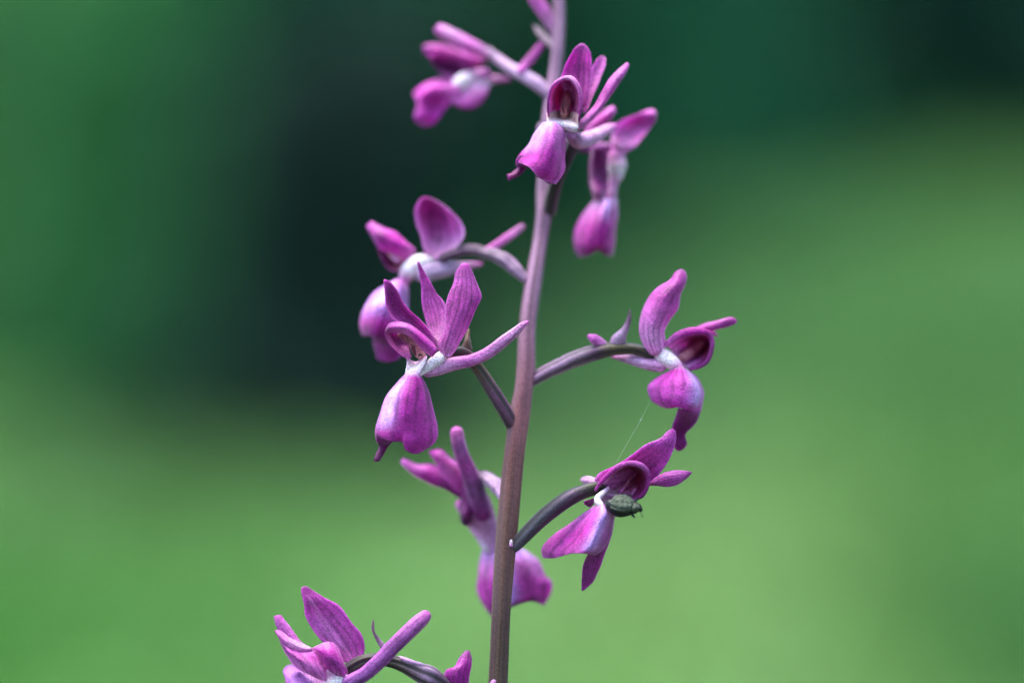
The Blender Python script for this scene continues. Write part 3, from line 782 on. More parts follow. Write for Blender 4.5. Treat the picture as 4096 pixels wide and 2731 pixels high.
# ---- blurred flower at the top on the far side, facing left
Z = ZA.at(0)
d = 22
heart = join(tube(Z, [(470, 740, d, 60), (530, 680, d, 75), (620, 640, d + 1, 55), (720, 610, d + 1, 40)], G(WHITE, WHITE, PALE, PINK), n=18),
             patch(Z, [[(420, 690, d + 0.5), (560, 655, d), (780, 680, d + 1)], [(400, 770, d), (560, 760, d - 0.6), (745, 740, d + 0.4)], [(425, 850, d - 0.3), (570, 850, d - 1.0), (725, 800, d)], [(480, 890, d - 0.4), (585, 912, d - 0.8), (680, 862, d - 0.2)]], G((0.72, 0.58, 0.74), PINK, PUR)))
f = flower(heart, 'blurred flower near the top facing away from the stem with a pale lip base')
add('sepal', patch(Z, [[(770, 440, d + 1), (760, 480, d), (720, 500, d + 1)], [(660, 355, d), (630, 405, d - 1), (600, 460, d)], [(520, 280, d), (490, 335, d - 1), (460, 390, d)], [(400, 225, d), (370, 275, d - 1), (345, 315, d)], [(335, 203, d), (305, 225, d - 0.5), (285, 262, d)]], G(OVL, PINK, PALE, PINK), seed=21), PET, f)
add('sepal', patch(Z, [[(700, 470, d + 3), (690, 530, d + 2), (650, 570, d + 3)], [(560, 440, d + 2), (560, 500, d + 1), (560, 570, d + 2)], [(420, 395, d + 2), (410, 450, d + 1), (430, 530, d + 2)], [(290, 370, d + 2), (290, 420, d + 1), (310, 500, d + 2)], [(205, 375, d + 2), (195, 410, d + 2), (210, 450, d + 2)]], G(PUR, PUR, MAG, PUR), seed=22), PET, f)
add('hood', patch(Z, [[(620, 490, d), (600, 580, d + 2), (560, 640, d + 1)], [(480, 460, d), (470, 560, d + 3), (460, 640, d + 1)], [(340, 440, d), (350, 550, d + 3), (400, 640, d)], [(240, 470, d), (280, 540, d + 2), (350, 620, d)]], G(PUR, MAGD, MAGD, PURD), edge=(PINK, 0.6), seed=23), PET, f)
add('lip', patch(Z, [[(460, 640, d + 1), (500, 720, d - 1), (490, 790, d - 1), (440, 850, d)], [(320, 665, d + 1), (340, 740, d - 0.6), (370, 830, d - 0.2), (400, 890, d)], [(200, 700, d + 1), (220, 780, d - 1.2), (280, 880, d + 0.4), (350, 950, d)], [(125, 765, d + 2), (150, 840, d), (200, 960, d - 1), (280, 1040, d)], [(112, 800, d + 2), (150, 870, d + 1), (118, 985, d), (190, 1055, d + 1)]], G(PINK, MAG, MAG, (0.42, 0.04, 0.4)), seed=24, nv=21), PET, f)
add('spur', tube(Z, [(600, 665, d + 1, 50), (720, 665, d + 1.5, 42), (830, 665, d + 2, 30), (910, 668, d + 3, 15)], G(PALE, PALE, PUR)), PET, f)
add('ovary', tube(Z, [(1235, 775, 17.5, 52), (1130, 690, 18, 56), (1030, 630, 19, 54), (920, 570, 20.5, 48), (820, 500, 22, 44), (740, 440, 22.5, 42)], G(OVL, (0.5, 0.32, 0.5), OVL, OVL), ribs=6, rib=0.06, twist=0.5), STK, f)
add('bract', tube(Z, [(1010, 590, 18, 34), (1060, 530, 18.5, 38), (1120, 460, 19, 36), (1170, 395, 19.5, 32), (1200, 345, 20, 20)], G(PINK, PUR, PUR), flat=0.5), PET, f)

# ---- blurred flower at the far right of the top, seen edge on
Z = ZH.at(0)
d = 17
heart = join(tube(Z, [(585, 470, d, 60), (592, 560, d, 82), (600, 640, d, 88), (590, 720, d, 68), (565, 800, d, 48), (545, 890, d, 55), (520, 960, d, 62)], G(PINK, PALE, WHITE, PALE, PALE, PINK), n=18, lump=0.04))
f = flower(heart, 'blurred drooping flower seen edge on beside the open hooded flower')
add('sepal', patch(Z, [[(540, 400, d), (600, 470, d - 1), (660, 530, d)], [(615, 255, d - 1), (695, 350, d - 0.2), (775, 455, d - 1.4)], [(745, 190, d - 1), (805, 265, d - 0.2), (875, 325, d - 1.4)], [(855, 143, d - 1), (900, 185, d - 2), (940, 235, d - 1)], [(910, 128, d - 1), (940, 140, d - 1), (956, 170, d - 1)]], G(PALE, PINK, PUR, PINK), mid=(MAG, 0.4, 0.4, -0.4), seed=31), PET, f)
add('sepal', patch(Z, [[(300, 320, d - 3), (330, 345, d - 3), (360, 360, d - 3)], [(390, 220, d - 3), (420, 260, d - 4), (450, 290, d - 3)], [(500, 130, d - 3), (525, 170, d - 4), (545, 215, d - 3)], [(560, 95, d - 3), (580, 115, d - 3), (592, 150, d - 3)]], G(PINK, PUR, PINK), seed=32), PET, f)
add('hood', patch(Z, [[(370, 470, d - 2), (440, 480, d - 3.5), (520, 500, d - 1)], [(350, 620, d - 2), (430, 630, d - 2.2), (520, 640, d - 1)], [(352, 760, d - 2), (430, 770, d - 2.2), (515, 780, d - 1)], [(375, 870, d - 2), (440, 885, d - 3.5), (510, 890, d - 1)], [(400, 960, d - 1), (450, 970, d - 2), (500, 960, d - 1)]], G(MAGD, MAGD, PURD, OVL), mid=(OVL, 0.6, 0.3, -0.8), seed=33), PET, f)
add('lip', patch(Z, tilt([[(405, 930, d), (440, 930, d - 2), (500, 930, d - 3), (560, 930, d - 2), (605, 930, d)], [(305, 1050, d + 1), (390, 1050, d - 2), (480, 1045, d - 4), (550, 1045, d - 3), (608, 1035, d)], [(238, 1190, d + 2), (335, 1190, d - 2), (445, 1185, d - 4), (530, 1180, d - 3), (588, 1180, d + 1)], [(212, 1340, d + 2), (320, 1340, d - 1.5), (430, 1330, d - 3), (510, 1330, d - 2), (577, 1330, d + 2)], [(260, 1455, d + 3), (335, 1448, d), (430, 1400, d - 1), (500, 1440, d - 0.5), (562, 1450, d + 2)]], 3, 0.0, 1.0),
                 G((0.62, 0.4, 0.7), PINK, MAG, MAG, MAGD), mid=(LILAC_SHEEN, 0.8, 0.22, 0.15, -0.1, 0.35), seed=34, nv=25), PET, f)
add('ovary', tube(Z, [(-70, 300, 17, 50), (60, 400, 18, 50), (200, 450, 18, 48), (330, 470, 18, 50), (460, 480, 17.5, 55), (560, 480, 17, 50)], G(OVL, OVP, PURD, MAGD), ribs=6, rib=0.08), STK, f)

# ---- blurred flower behind the sharp one, left of the stem
Z = ZB.at(0)
d = 14
heart = join(tube(Z, [(520, 900, d, 60), (570, 810, d, 90), (650, 735, d, 90), (740, 720, d + 0.5, 75), (830, 740, d + 1, 60)], G(PINK, WHITE, WHITE, WHITE, PALE), n=20),
             tube(Z, [(340, 600, d + 2, 30), (400, 640, d + 2, 40), (460, 690, d + 1, 40)], G(MAGD, ROSE, PALE)))
f = flower(heart, 'blurred flower behind the sharp one with a white throat and a broad upright sepal')
add('sepal', patch(Z, [[(740, 660, d), (800, 690, d), (880, 670, d)], [(700, 560, d - 0.5), (830, 590, d + 1.5), (1030, 580, d - 0.5)], [(672, 450, d - 1), (845, 460, d + 3), (1104, 470, d - 1)], [(634, 320, d - 1), (820, 330, d + 3.5), (1068, 335, d - 1)], [(630, 215, d - 1), (785, 220, d + 3), (965, 220, d - 1)], [(665, 125, d - 0.5), (755, 130, d + 1.5), (850, 138, d - 0.5)], [(705, 97, d), (735, 92, d), (768, 98, d)]],
                   G(PALE, PALE, PINK, PUR, PUR, PINK), edge=(PALE, 0.75), mid=(PURD, 0.35, 0.5, 0.1, 0.35, 0.9), seed=41), PET, f)
add('sepal', patch(Z, [[(640, 600, d), (600, 650, d), (560, 700, d)], [(520, 505, d), (470, 560, d - 1.5), (420, 640, d)], [(420, 418, d), (360, 490, d - 1.5), (300, 600, d)], [(310, 378, d), (260, 440, d - 1), (232, 520, d)], [(205, 322, d + 1), (180, 350, d + 1), (155, 370, d + 1)]], G(PINK, MAG, MAG, PUR, PUR), seed=42), PET, f)
add('hood', patch(Z, [[(560, 650, d), (560, 740, d + 3), (530, 810, d + 1)], [(450, 600, d), (440, 700, d + 4), (440, 812, d + 1)], [(340, 570, d), (350, 660, d + 4), (360, 770, d + 1)], [(262, 550, d + 1), (275, 600, d + 2), (300, 680, d + 1)]], G(PALE, ROSE, MAGD, PUR), edge=(PUR, 0.7), seed=43), PET, f)
add('spur', tube(Z, [(700, 820, d, 100), (820, 800, d + 0.5, 90), (930, 785, d + 1, 78), (1050, 770, d + 1.5, 58), (1170, 755, d + 2, 40), (1260, 740, d + 3, 20)], G((0.62, 0.52, 0.72), (0.58, 0.46, 0.68), (0.55, 0.38, 0.62), PINK), n=20), PET, f)
Zc = ZC.at(0)
add('lip', join(patch(Zc, tilt([[(300, 215, d), (345, 205, d - 2), (405, 250, d)], [(178, 285, d + 1), (300, 270, d - 4), (412, 330, d)], [(98, 395, d + 1), (240, 380, d - 5), (405, 450, d)], [(70, 510, d + 1.5), (210, 500, d - 4.5), (380, 570, d)], [(84, 600, d + 2), (190, 610, d - 3), (350, 650, d)]], 4, 0.0, 1.0), G(PINK, (0.5, 0.2, 0.7), (0.5, 0.2, 0.72), MAG, MAGD), mid=(LILAC_SHEEN, 0.7, 0.5, -0.3, 0.05, 0.6), seed=44, nv=21),
                patch(Zc, tilt([[(150, 590, d + 2), (250, 570, d), (360, 590, d)], [(176, 690, d + 2), (260, 690, d), (355, 690, d)], [(186, 755, d + 2), (265, 778, d + 1), (345, 752, d)]], 4, 1, 1), G(MAGD, (0.3, 0.03, 0.27)))), PET, f)
add('ovary', tube(Z, [(1690, 880, 12, 40), (1600, 790, 12.5, 62), (1500, 700, 13, 68), (1380, 650, 13.5, 60), (1250, 615, 14, 56), (1120, 605, 14, 56), (1000, 640, 14, 50), (900, 680, 14, 45)], G(OVL, OVL, (0.3, 0.2, 0.28), (0.2, 0.12, 0.17), OVP, (0.08, 0.04, 0.07)), ribs=5, rib=0.08, lump=0.08, n=32, groove=((0.05, 0.03, 0.045), 0.5)), STK, f)
add('bract', tube(Z, [(1330, 610, 13.5, 40), (1440, 540, 14, 42), (1560, 455, 14.5, 40), (1660, 380, 15, 32)], G(PINK, PINK, PALE), flat=0.5), PET, f)

# ---- flower reaching right from the stem (slightly soft)
Z = ZD.at(5.0)
heart = join(tube(Z, [(1060, 740, 1, 45), (1120, 790, 0.4, 62), (1180, 830, 0, 55), (1225, 865, -0.2, 40)], G(PALE, WHITE, WHITE, PALE), n=20),
             tube(Z, [(1390, 690, 2.5, 40), (1330, 740, 2.4, 42), (1260, 790, 1.8, 36)], G(MAROON, MAROON, ROSE), n=14))
f = flower(heart, 'flower on a long stalk with one tall curved sepal and a dark folded lip tip')
add('sepal', patch(Z, [[(1010, 770, 0.6), (1070, 770, -0.4), (1125, 720, 0.6)], [(950, 670, 0.4), (1035, 680, -1.0), (1128, 660, 0.4)], [(934, 570, 0.2), (1030, 570, -1.4), (1122, 590, 0.2)], [(955, 450, 0.2), (1060, 480, -1.5), (1172, 500, 0.4)], [(1005, 350, 0.4), (1105, 380, -1.2), (1222, 430, 0.6)], [(1075, 272, 0.6), (1155, 310, -0.8), (1240, 330, 0.8)], [(1158, 222, 0.8), (1212, 245, -0.2), (1274, 262, 1.0)], [(1200, 165, 1.2), (1240, 170, 0.8), (1286, 190, 1.2)], [(1228, 146, 1.4), (1246, 143, 1.4), (1266, 150, 1.4)]],
                   G(PALE, PALE, PINK, PUR, PUR, PUR, (0.42, 0.05, 0.40)), edge=(PINK, 0.6), seed=51, wob=0.03), PET, f)
add('sepal', patch(Z, [[(1310, 590, 1.8), (1330, 610, 1.6), (1350, 640, 1.8)], [(1400, 550, 1.8), (1410, 578, 1.4), (1420, 612, 1.8)], [(1500, 520, 1.8), (1510, 552, 1.4), (1520, 588, 1.8)], [(1595, 495, 1.8), (1605, 525, 1.6), (1610, 560, 1.8)], [(1645, 506, 1.8), (1655, 522, 1.8), (1652, 540, 1.8)]], G(MAG, PUR, PUR), seed=52), PET, f)
add('sepal', patch(Z, [[(1430, 600, 2.6), (1440, 615, 2.6), (1450, 630, 2.6)], [(1480, 592, 2.6), (1485, 612, 2.6), (1488, 632, 2.6)], [(1515, 630, 2.6), (1516, 637, 2.6), (1516, 643, 2.6)]], G(PINK, PUR), nu=8, nv=7), PET, f)
add('hood', join(patch(Z, [[(1140, 700, 0.6), (1170, 740, 1.6), (1210, 790, 2), (1260, 850, 1.6), (1310, 884, 0.8)], [(1215, 640, 0.2), (1250, 690, 2.6), (1290, 750, 3.4), (1340, 810, 2.8), (1380, 860, 0.8)], [(1310, 608, 0.2), (1330, 660, 3), (1370, 710, 4.2), (1410, 760, 3.2), (1440, 812, 0.8)], [(1400, 608, 0.4), (1410, 640, 2.6), (1430, 680, 3.4), (1455, 710, 2.6), (1472, 735, 0.8)], [(1450, 622, 0.8), (1458, 635, 1.4), (1466, 655, 1.6), (1472, 670, 1.4), (1477, 690, 0.8)]],
                      G(PALE, PINK, MAROON, MAROON, MAG), nv=25, wob=0.02, mid=((0.15, 0.010, 0.05), 0.8, 0.45, -0.1, 0.35, 0.85), edge=(MAG, 0.9)),
                 tube(Z, [(1140, 695, 0.4, 22), (1215, 636, 0, 30), (1310, 602, 0, 32), (1400, 600, 0.2, 26), (1456, 625, 0.5, 20), (1474, 700, 0.6, 18), (1444, 808, 0.7, 18), (1385, 858, 0.7, 16), (1310, 884, 0.7, 10)], G(PINK, MAG, MAG, PUR, PURD, PURD), n=12)), PET, f)
lipA = patch(Z, tilt([[(1195, 868, 0.2), (1215, 858, -0.6), (1235, 858, -0.8), (1258, 862, -0.6), (1275, 872, 0.6)],
                 [(1090, 925, 0.4), (1170, 920, -1.4), (1240, 915, -2.0), (1305, 915, -1.2), (1345, 925, 1.6)],
                 [(1012, 990, 0.8), (1120, 990, -1.6), (1235, 990, -2.6), (1335, 990, -1.6), (1398, 1005, 2.2)],
                 [(998, 1055, 1.2), (1110, 1060, -1.4), (1230, 1060, -2.6), (1345, 1065, -1.6), (1411, 1070, 2.6)],
                 [(1030, 1115, 1.6), (1120, 1115, -1.0), (1225, 1118, -2.2), (1335, 1130, -1.4), (1404, 1135, 2.8)],
                 [(1105, 1162, 2.0), (1160, 1168, -0.4), (1222, 1160, -1.6), (1300, 1180, -1.0), (1390, 1195, 2.6)]], 4, 0.0, 1.0),
             [(0, PALE), (0.12, MAG), (0.6, (0.55, 0.07, 0.5)), (1, MAG)], nu=36, nv=29, mid=(LILAC_SHEEN, 0.85, 0.3, 0.62, 0.0, 0.85), edge=(PINK, 0.5), seed=53, wob=0.08)
lipB = patch(Z, tilt([[(1222, 1165, -0.6), (1300, 1180, -0.8), (1388, 1185, 2)], [(1200, 1235, 1.2), (1290, 1240, 0.6), (1372, 1240, 2.2)], [(1180, 1300, 2.2), (1250, 1305, 1.8), (1318, 1312, 2.4)], [(1180, 1360, 2.6), (1230, 1370, 2.4), (1275, 1360, 2.6)], [(1185, 1430, 2.8), (1235, 1430, 2.6), (1288, 1420, 2.8)], [(1200, 1468, 3), (1235, 1482, 3), (1285, 1445, 3)]], 4, 0.95, 0.8), G((0.3, 0.03, 0.27), MAGD, MAGD, (0.28, 0.02, 0.24)), nu=24, nv=13)
add('lip', join(lipA, lipB), PET, f)
add('spur', tube(Z, [(1090, 850, 0.6, 55), (1010, 840, 1, 50), (920, 820, 1.6, 42), (830, 802, 2.2, 30), (760, 790, 2.8, 16), (725, 785, 3, 6)], G(PALE, (0.66, 0.44, 0.72), (0.62, 0.36, 0.64), PINK), n=18), PET, f)
add('ovary', tube(ZD, [(130, 968, 8.5, 44), (240, 905, 8, 48), (340, 858, 7.4, 52), (430, 818, 7, 55), (520, 783, 6.5, 58), (610, 757, 6.2, 56), (690, 738, 6, 52), (810, 726, 6, 46), (930, 738, 6, 42), (1030, 778, 5.8, 36)], G((0.42, 0.22, 0.38), OVL, OVL, (0.30, 0.2, 0.26), OVP, (0.12, 0.1, 0.04), (0.09, 0.07, 0.04), (0.05, 0.03, 0.03)), ribs=4, rib=0.09, twist=0.4, lump=0.03, n=32, groove=((0.02, 0.018, 0.016), 0.8)), STK, f)
add('bract', patch(ZD, [[(715, 690, 6), (770, 700, 5.5), (830, 690, 6)], [(740, 630, 5.8), (790, 640, 5.2), (842, 640, 5.8)], [(805, 570, 5.8), (835, 580, 5.4), (862, 580, 5.8)], [(845, 510, 5.9), (860, 510, 5.7), (876, 515, 5.9)], [(860, 440, 6), (865, 436, 6), (870, 440, 6)]], G(OVL, OVL, OVP, (0.07, 0.04, 0.05)), nu=18, nv=9), STK, f)
add('bract', tube(ZD, [(690, 720, 6.2, 30), (640, 680, 6, 38), (595, 652, 5.8, 36), (575, 640, 5.8, 24)], G(PALE, PINK, PINK), flat=0.7), PET, f)

# ---- flower with the beetle (sharp)
Z = ZE
heart = join(
    tube(Z, [(1010, 630, 0.2, 14), (965, 670, -0.4, 22), (925, 710, -0.6, 28), (925, 745, -0.8, 30), (945, 770, -0.9, 30)], G(PALE, WHITE, WHITE, WHITE), n=16),
    patch(Z, [[(950, 660, 0.6), (1010, 640, 2.4), (1090, 640, 3)], [(945, 720, 0.2), (1010, 710, 1.6), (1110, 720, 2.2)], [(965, 780, -0.2), (1020, 780, 0.6), (1090, 790, 1.2)], [(1010, 840, -0.2), (1040, 835, 0), (1075, 840, 0.4)], [(1055, 880, 0.2), (1065, 875, 0.2), (1078, 870, 0.4)]], G((0.5, 0.24, 0.42), (0.45, 0.22, 0.34), (0.5, 0.33, 0.42), PALE), th=0.4),
    tube(Z, [(950, 695, -0.1, 3.5), (965, 665, 0.2, 4.5), (1000, 640, 0.9, 4.5), (1035, 618, 1.4, 3)], G((0.25, 0.04, 0.16)), n=8),
    tube(Z, [(1210, 520, 2.6, 10), (1165, 600, 2.4, 14), (1110, 660, 2.0, 14)], G((0.3, 0.02, 0.12), (0.42, 0.12, 0.25), PINK), n=10),
    tube(Z, [(1240, 640, 2.0, 10), (1200, 690, 1.6, 14)], G(PINK, (0.5, 0.2, 0.42)), n=10))
f = flower(heart, 'flower with a dark maroon hood and a small green beetle at its mouth')
add('hood', join(
    patch(Z, [[(900, 650, 0.2), (930, 655, 0.8), (950, 665, 1.2), (965, 680, 1.2), (975, 700, 1.0)], [(975, 555, -0.4), (1010, 585, 2.2), (1050, 620, 3.0), (1090, 665, 2.6), (1130, 720, 1.6)], [(1065, 470, -0.9), (1100, 510, 2.6), (1145, 560, 3.8), (1195, 630, 3.2), (1230, 730, 1.2)], [(1170, 422, -1.2), (1190, 465, 2.2), (1220, 520, 3.6), (1260, 600, 3.0), (1285, 710, 0.8)], [(1270, 432, -1.0), (1275, 465, 1.2), (1290, 510, 2.4), (1310, 570, 2.0), (1322, 650, 0.6)], [(1335, 490, -0.2), (1336, 505, 0.3), (1340, 525, 0.5), (1342, 545, 0.4), (1342, 580, 0.4)]],
          G((0.8, 0.56, 0.76), (0.76, 0.46, 0.70), (0.5, 0.14, 0.34), (0.2, 0.01, 0.06), (0.2, 0.02, 0.1), MAG), nu=36, nv=29, wob=0.02, mid=((0.19, 0.008, 0.035), 0.9, 0.34, 0.14, 0.5, 0.85), edge=(PUR, 0.9)),
    tube(Z, [(905, 645, 0, 12), (940, 595, -0.3, 16), (1000, 528, -0.8, 20), (1075, 464, -1.1, 22), (1170, 424, -1.3, 22), (1265, 434, -1.2, 24), (1328, 482, -0.6, 22), (1348, 545, -0.1, 16), (1335, 630, 0.3, 14), (1300, 695, 0.6, 12), (1262, 722, 0.8, 8)],
         G(PUR, MAG, PUR, (0.5, 0.12, 0.48), PUR, PURD, MAGD), n=12)), PET, f)
add('sepal', patch(Z, [[(893, 560, 0.8), (915, 600, 0.6), (905, 650, 1.0)], [(935, 505, 0.6), (985, 560, 1.2), (1040, 640, 2.6)], [(1050, 455, 0.6), (1120, 520, 2.6), (1190, 640, 4.4)], [(1150, 395, 0.8), (1240, 470, 2.8), (1310, 640, 4.4)], [(1245, 318, 1.0), (1330, 400, 2.2), (1405, 552, 3)], [(1340, 255, 1.2), (1420, 330, 1.6), (1495, 435, 2.2)], [(1445, 215, 1.4), (1495, 255, 1.2), (1550, 318, 1.8)], [(1498, 160, 1.6), (1535, 182, 1.4), (1578, 215, 1.7)], [(1535, 136, 1.8), (1558, 138, 1.8), (1575, 160, 1.8)]],
                   G(PINK, PINK, PUR, PUR, (0.44, 0.07, 0.42), (0.46, 0.06, 0.42)), edge=(PINK, 0.5), mid=(PURD, 0.35, 0.12, 0.55), seed=61), PET, f)
add('sepal', patch(Z, [[(1335, 600, 1.6), (1345, 606, 1.5), (1360, 608, 1.6)], [(1400, 548, 1.2), (1420, 580, 0.9), (1430, 614, 1.2)], [(1490, 498, 1.0), (1505, 555, 0.5), (1520, 616, 1.0)], [(1590, 483, 1.0), (1600, 535, 0.6), (1605, 592, 1.0)], [(1670, 486, 1.0), (1672, 515, 0.9), (1665, 552, 1.0)], [(1708, 498, 1.1), (1711, 501, 1.1), (1707, 507, 1.1)]], G(PINK, PUR, (0.44, 0.1, 0.42), PUR), edge=(PINK, 0.4), mid=(PURD, 0.4, 0.1, -0.2), seed=62), PET, f)
add('spur', tube(Z, [(900, 590, 3, 42), (850, 570, 4, 42), (815, 565, 5, 34), (795, 562, 5.5, 20)], G(PALE, (0.74, 0.48, 0.74), PALE), n=16), PET, f)
add('sepal', patch(Z, [[(800, 738, 2), (850, 725, 1.8), (895, 712, 1.6)], [(812, 765, 2.2), (850, 765, 2.0), (890, 755, 1.8)], [(838, 785, 2.4), (855, 788, 2.4), (872, 782, 2.4)]], G((0.4, 0.2, 0.4), PURD, PURD), nu=10, nv=9), PET, f)
lipA = patch(Z, tilt([[(880, 782, 0.4), (915, 770, -0.6), (945, 766, -1.2), (975, 775, -1.4), (1010, 815, -0.4)],
                 [(765, 865, 1.6), (845, 860, -0.2), (910, 845, -1.8), (985, 850, -2.4), (1062, 875, 0.6)],
                 [(640, 955, 3.0), (745, 965, 0.6), (855, 950, -1.8), (945, 965, -2.6), (1045, 985, 1.4)],
                 [(520, 1052, 4.0), (650, 1075, 1.2), (800, 1045, -1.6), (905, 1070, -2.6), (1005, 1085, 1.6)],
                 [(452, 1140, 4.8), (570, 1160, 1.8), (750, 1120, -1.2), (862, 1145, -2.3), (960, 1150, 1.4)],
                 [(462, 1215, 5.2), (560, 1215, 2.2), (700, 1178, -0.6), (815, 1178, -1.9), (900, 1195, 0.8)]], 1.6, 0.0, 1.0),
             [(0, PALE), (0.1, (0.56, 0.12, 0.54)), (0.5, MAG), (1, (0.48, 0.08, 0.42))], nu=36, nv=33, mid=(LILAC_SHEEN, 0.9, 0.24, 0.42, 0.0, 0.85), edge=(PINK, 0.55), seed=63, wob=0.08)
lipB = patch(Z, tilt([[(1000, 830, -0.6), (1035, 850, 0.2), (1063, 880, 0.8)], [(930, 980, -1.0), (990, 990, 1.2), (1046, 990, 2.2)], [(870, 1120, -0.6), (940, 1120, 1.8), (1004, 1115, 3.2)], [(828, 1195, 0.8), (890, 1200, 2.4), (960, 1240, 4)], [(800, 1290, 2.2), (855, 1300, 3.2), (925, 1330, 4.6)], [(788, 1390, 3.4), (830, 1400, 4.0), (888, 1410, 4.8)], [(786, 1475, 4.4), (797, 1488, 4.5), (835, 1462, 4.8)]], 4.0, 0.1, 1), G(PUR, PURD, PURD, (0.26, 0.04, 0.24)), edge=(PUR, 0.4), nu=26, nv=13, seed=64)
add('lip', join(lipA, lipB), PET, f)
add('ovary', tube(Z, [(190, 1150, 3.6, 46), (240, 1110, 2.8, 52), (330, 1010, 2.0, 60), (450, 890, 1.4, 64), (570, 790, 1.0, 66), (680, 712, 0.8, 66), (790, 660, 0.8, 60), (900, 628, 0.8, 56), (960, 640, 1.2, 42)], G((0.06, 0.055, 0.07), (0.09, 0.075, 0.10), (0.08, 0.07, 0.09), (0.07, 0.055, 0.075), (0.12, 0.07, 0.11), (0.06, 0.06, 0.03), (0.03, 0.03, 0.02)), ribs=3, rib=0.10, twist=0.55, n=32, groove=((0.008, 0.012, 0.006), 0.9)), STK, f)
add('bract', patch(Z, [[(140, 1130, 2.6), (190, 1120, 2.0), (215, 1135, 2.4)], [(165, 1085, 2.6), (195, 1070, 2.2), (212, 1080, 2.4)], [(190, 1040, 2.8), (198, 1038, 2.8), (206, 1042, 2.8)]], G(PINK, WHITE, WHITE), nu=10, nv=7), PET, f)

# ---- blurred flower behind the foot of the stem
Z = ZF.at(0)
d = 13
heart = join(tube(Z, [(600, 560, d, 95), (660, 680, d, 110), (730, 820, d, 85), (770, 930, d, 65), (800, 1020, d, 60)], G(PURD, (0.3, 0.08, 0.28), (0.42, 0.2, 0.4), (0.5, 0.28, 0.5), (0.5, 0.26, 0.56)), n=20),
             tube(Z, [(540, 680, d + 1, 40), (600, 780, d + 1, 45), (680, 900, d + 0.5, 40), (740, 1000, d, 40)], G(PINK, PALE, PALE, (0.72, 0.6, 0.78)), n=14))
f = flower(heart, 'blurred flower hanging behind the lower stem with a broad lip')
add('spur', tube(Z, [(700, 740, d - 1, 70), (655, 590, d - 2, 75), (600, 440, d - 3, 66), (555, 330, d - 3.5, 56), (525, 230, d - 4, 53), (512, 150, d - 4, 50)], G(PURD, (0.3, 0.12, 0.34), PUR, (0.46, 0.16, 0.5), PINK), n=18), PET, f)
add('sepal', patch(Z, [[(600, 620, d), (560, 640, d), (510, 620, d)], [(470, 480, d), (440, 540, d - 1), (400, 560, d)], [(330, 390, d), (300, 450, d - 1), (260, 500, d)], [(220, 380, d), (190, 410, d - 0.5), (165, 440, d)], [(120, 338, d), (105, 350, d), (98, 375, d)]], G(PURD, PURD, MAG, PINK, PINK), mid=(PUR, 0.5, 0.4, -0.5), seed=71), PET, f)
add('sepal', patch(Z, [[(620, 560, d - 1), (580, 560, d - 1), (520, 600, d - 1)], [(530, 390, d - 1), (480, 430, d - 2), (410, 460, d - 1)], [(430, 300, d - 1), (390, 330, d - 2), (350, 370, d - 1)], [(400, 272, d - 1), (350, 275, d - 1), (305, 290, d - 1)]], G(PUR, PINK, PUR, MAG), seed=72), PET, f)
add('hood', patch(Z, [[(540, 640, d), (600, 700, d - 2), (680, 740, d)], [(535, 720, d), (575, 760, d - 2), (630, 790, d)], [(535, 800, d), (560, 830, d - 1), (590, 840, d)]], G(PURD, MAGD, (0.07, 0.02, 0.08)), seed=73), PET, f)
add('lip', patch(Z, tilt([[(705, 990, d + 1), (760, 990, d), (850, 980, d - 1), (940, 990, d - 1), (1010, 1010, d + 1)], [(676, 1110, d + 2), (760, 1100, d - 0.5), (870, 1080, d - 2), (1000, 1090, d - 2), (1115, 1085, d + 1)], [(662, 1220, d + 2), (760, 1220, d - 1), (880, 1200, d - 2.5), (1030, 1180, d - 2), (1165, 1195, d + 2)], [(664, 1320, d + 3), (760, 1330, d - 0.5), (900, 1320, d - 2.5), (1050, 1270, d - 1.5), (1212, 1260, d + 2)], [(710, 1420, d + 3), (780, 1420, d), (910, 1400, d - 2), (1060, 1350, d - 1), (1200, 1340, d + 3)], [(765, 1505, d + 4), (800, 1490, d + 2), (920, 1432, d - 1), (1055, 1392, d - 0.5), (1155, 1422, d + 3)]], 3, 0.0, 1.0),
                 G(LILAC_SHEEN, PINK, MAG, MAG, MAGD), mid=(LILAC_SHEEN, 0.9, 0.2, 0.0, 0.0, 0.85), nu=36, nv=29, seed=74), PET, f)
add('ovary', tube(Z, [(880, 640, 5, 45), (830, 570, 7, 50), (770, 510, 9, 52), (700, 480, 11, 52), (640, 520, 12.5, 50)], G(PALE, OVL, (0.5, 0.33, 0.48), (0.1, 0.06, 0.09), PURD), ribs=6, rib=0.1, lump=0.12, n=20), STK, f)

